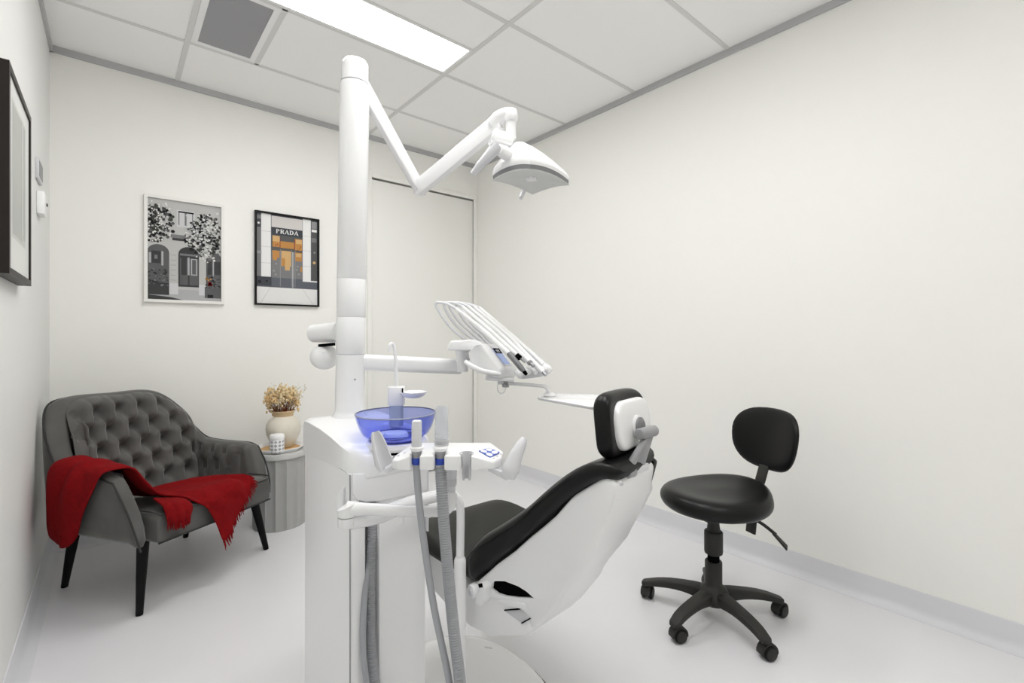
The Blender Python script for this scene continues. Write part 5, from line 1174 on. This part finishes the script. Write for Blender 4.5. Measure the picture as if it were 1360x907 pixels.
def fringe(edge, prev, n, ln, drop):
    for k in range(n):
        t = k / (n - 1) * (len(edge) - 1); a = min(int(t), len(edge) - 2); p = edge[a].lerp(edge[a + 1], t - a); q_ = prev[a].lerp(prev[a + 1], t - a)
        d = (p - q_).normalized(); d = (d * 0.8 + Vector((rf_.uniform(-.25, .25), rf_.uniform(-.15, .0), -drop + rf_.uniform(-.2, .2)))).normalized()
        L = ln * rf_.uniform(0.7, 1.15); tube(bm, [p - d * 0.006, p + d * L * 0.5 + Vector((0, rf_.uniform(-.003, .003), -0.001)), p + d * L + Vector((0, 0, -0.006))], [0.0032, 0.0028, 0.0014], 5)
fringe(fr_edge, fr_prev, 62, 0.030, 0.35); fringe(fr2, fr2p, 26, 0.026, 0.6)
obj('fringe', bm, M['red'], throw, kind='stuff')

# ------------------------------------------------------------------ fluted side table and what stands on it
TBL = Vector((0.788, 3.156, 0))
tab = thing('side_table', 'round grey fluted drum side table between the armchair and the white dental cabinet', 'side table', TBL)
nf = 16; rr0 = 0.152
def flute(r, z, amp):
    o = []
    for k in range(nf * 6):
        a = 2 * math.pi * k / (nf * 6); ph = (k % 6) / 6
        o.append(Vector(((r - amp * math.sin(math.pi * ph) ** 0.8) * math.cos(a), (r - amp * math.sin(math.pi * ph) ** 0.8) * math.sin(a), z)))
    return o
bm = NB(); loft(bm, [flute(rr0 - 0.006, 0.0, 0.0), flute(rr0 - 0.006, 0.012, 0.002), flute(rr0, 0.014, 0.009), flute(rr0, 0.418, 0.009), flute(rr0, 0.420, 0.009)]); obj('drum', bm, M['concrete'], tab, ang=35)
bm = NB(); lathe(bm, [(rr0 - 0.002, 0.420), (rr0 + 0.006, 0.423), (rr0 + 0.007, 0.447), (rr0 + 0.004, 0.453), (0.02, 0.453)], n=56); obj('top', bm, mat('table_top', (0.55, 0.55, 0.54), 0.5), tab)
TZ = 0.453
tb0 = Vector((TBL.x, TBL.y, TZ))
tray = thing('octagonal_tray', 'white octagonal tray with a tan wooden base on the grey side table', 'tray', tb0)
bm = NB(); ph = math.radians(22.5 + 10)
def octo(r, z): return [Vector((r * math.cos(ph + math.pi * k / 4), r * math.sin(ph + math.pi * k / 4), z)) for k in range(8)]
loft(bm, [octo(0.125, 0.0), octo(0.146, 0.020), octo(0.146, 0.024), octo(0.140, 0.024), octo(0.122, 0.008)], cap=(True, True)); obj('rim', bm, M['white'], tray, ang=20)
bm = NB(); loft(bm, [octo(0.121, 0.0082), octo(0.121, 0.0095)]); obj('base', bm, M['gold'], tray, label='tan wooden base')
vb = Vector((0.815, 3.180, TZ + 0.0095))
vase = thing('vase', 'round cream ceramic vase with a tan neck on the tray', 'vase', vb)
bm = NB(); lathe(bm, [(0.050, 0.0), (0.056, 0.004), (0.078, 0.040), (0.096, 0.085), (0.100, 0.115), (0.096, 0.145), (0.080, 0.172), (0.062, 0.186), (0.057, 0.192)], n=48); obj('body', bm, M['vase'], vase)
bm = NB(); lathe(bm, [(0.057, 0.191), (0.056, 0.200), (0.064, 0.218), (0.068, 0.224), (0.066, 0.227), (0.060, 0.222), (0.050, 0.204), (0.048, 0.196)], n=48, cap=(False, True)); obj('neck', bm, M['vaselip'], vase, label='tan neck')
dried = thing('dried_flowers', 'bunch of dried tan and pale gold flowers standing in the cream vase', 'dried flowers', vb + UP * 0.197)
rd = random.Random(11); bs_, bh, bp_, bl = NB(), NB(), NB(), NB()
for k in range(72):
    a = rd.uniform(0, 6.283); r0 = 0.044 * math.sqrt(rd.random()); sp_ = rd.uniform(0.4, 1.0); R1 = 0.098 * math.sqrt(rd.random()); hh_ = 0.175 - 0.045 * (R1 / 0.098) ** 2 - 0.055 * rd.random() * (1 if k % 2 else 2)
    p0 = Vector((r0 * math.cos(a), r0 * math.sin(a), 0.004)); p1 = Vector((R1 * math.cos(a), R1 * math.sin(a), hh_)); pm = p0.lerp(p1, 0.5) + UP * 0.012
    tube(bs_, [p0, pm, p1], [0.0013, 0.0011, 0.0008], 5)
    tgt = bp_ if (k % 5 < 2 or hh_ > 0.15) else bh
    for m_ in range(9):
        c = p1 + Vector((rd.gauss(0, .010), rd.gauss(0, .010), rd.gauss(-0.004, .016))); t_ = NB(); bmesh.ops.create_icosphere(t_, subdivisions=1, radius=rd.uniform(0.0035, 0.0085))
        for v in t_.verts: v.co = Vector((v.co.x, v.co.y, v.co.z * 1.4)) + c
        merge(tgt, t_)
for k in range(26):
    a = rd.uniform(0, 6.283); R1 = rd.uniform(0.085, 0.125); p1 = Vector((R1 * math.cos(a), R1 * math.sin(a), rd.uniform(0.10, 0.175))); p0 = Vector((0.03 * math.cos(a), 0.03 * math.sin(a), 0.02))
    tube(bl, cr([p0, p0.lerp(p1, 0.5) + UP * 0.02, p1], 4), 0.0008, 4)
    for m_ in range(5):
        c = p1 + Vector((rd.gauss(0, .008), rd.gauss(0, .008), rd.gauss(0, .012))); t_ = NB(); bmesh.ops.create_icosphere(t_, subdivisions=1, radius=rd.uniform(0.0018, 0.0035)); bmesh.ops.translate(t_, verts=t_.verts, vec=c); merge(bl, t_)
obj('stems', bs_, M['stem'], dried, kind='stuff'); obj('flower_heads', bh, M['dry'], dried, kind='stuff'); obj('pale_heads', bp_, M['drypale'], dried, kind='stuff'); obj('wisps', bl, mat('wisp', (0.62, 0.58, 0.46), 0.9), dried, kind='stuff')
jb = Vector((0.748, 3.058, TZ + 0.0095))
jar = thing('candle_jar', 'white jar with a diamond pattern on the tray in front of the vase', 'candle jar', jb)
bm = NB(); lathe(bm, [(0.036, 0.0), (0.0395, 0.003), (0.0395, 0.078), (0.038, 0.080)], n=40); obj('jar', bm, M['diamond'], jar)
bm = NB(); lathe(bm, [(0.040, 0.0795), (0.041, 0.082), (0.041, 0.098), (0.036, 0.106), (0.012, 0.109)], n=40); obj('lid', bm, M['white'], jar)
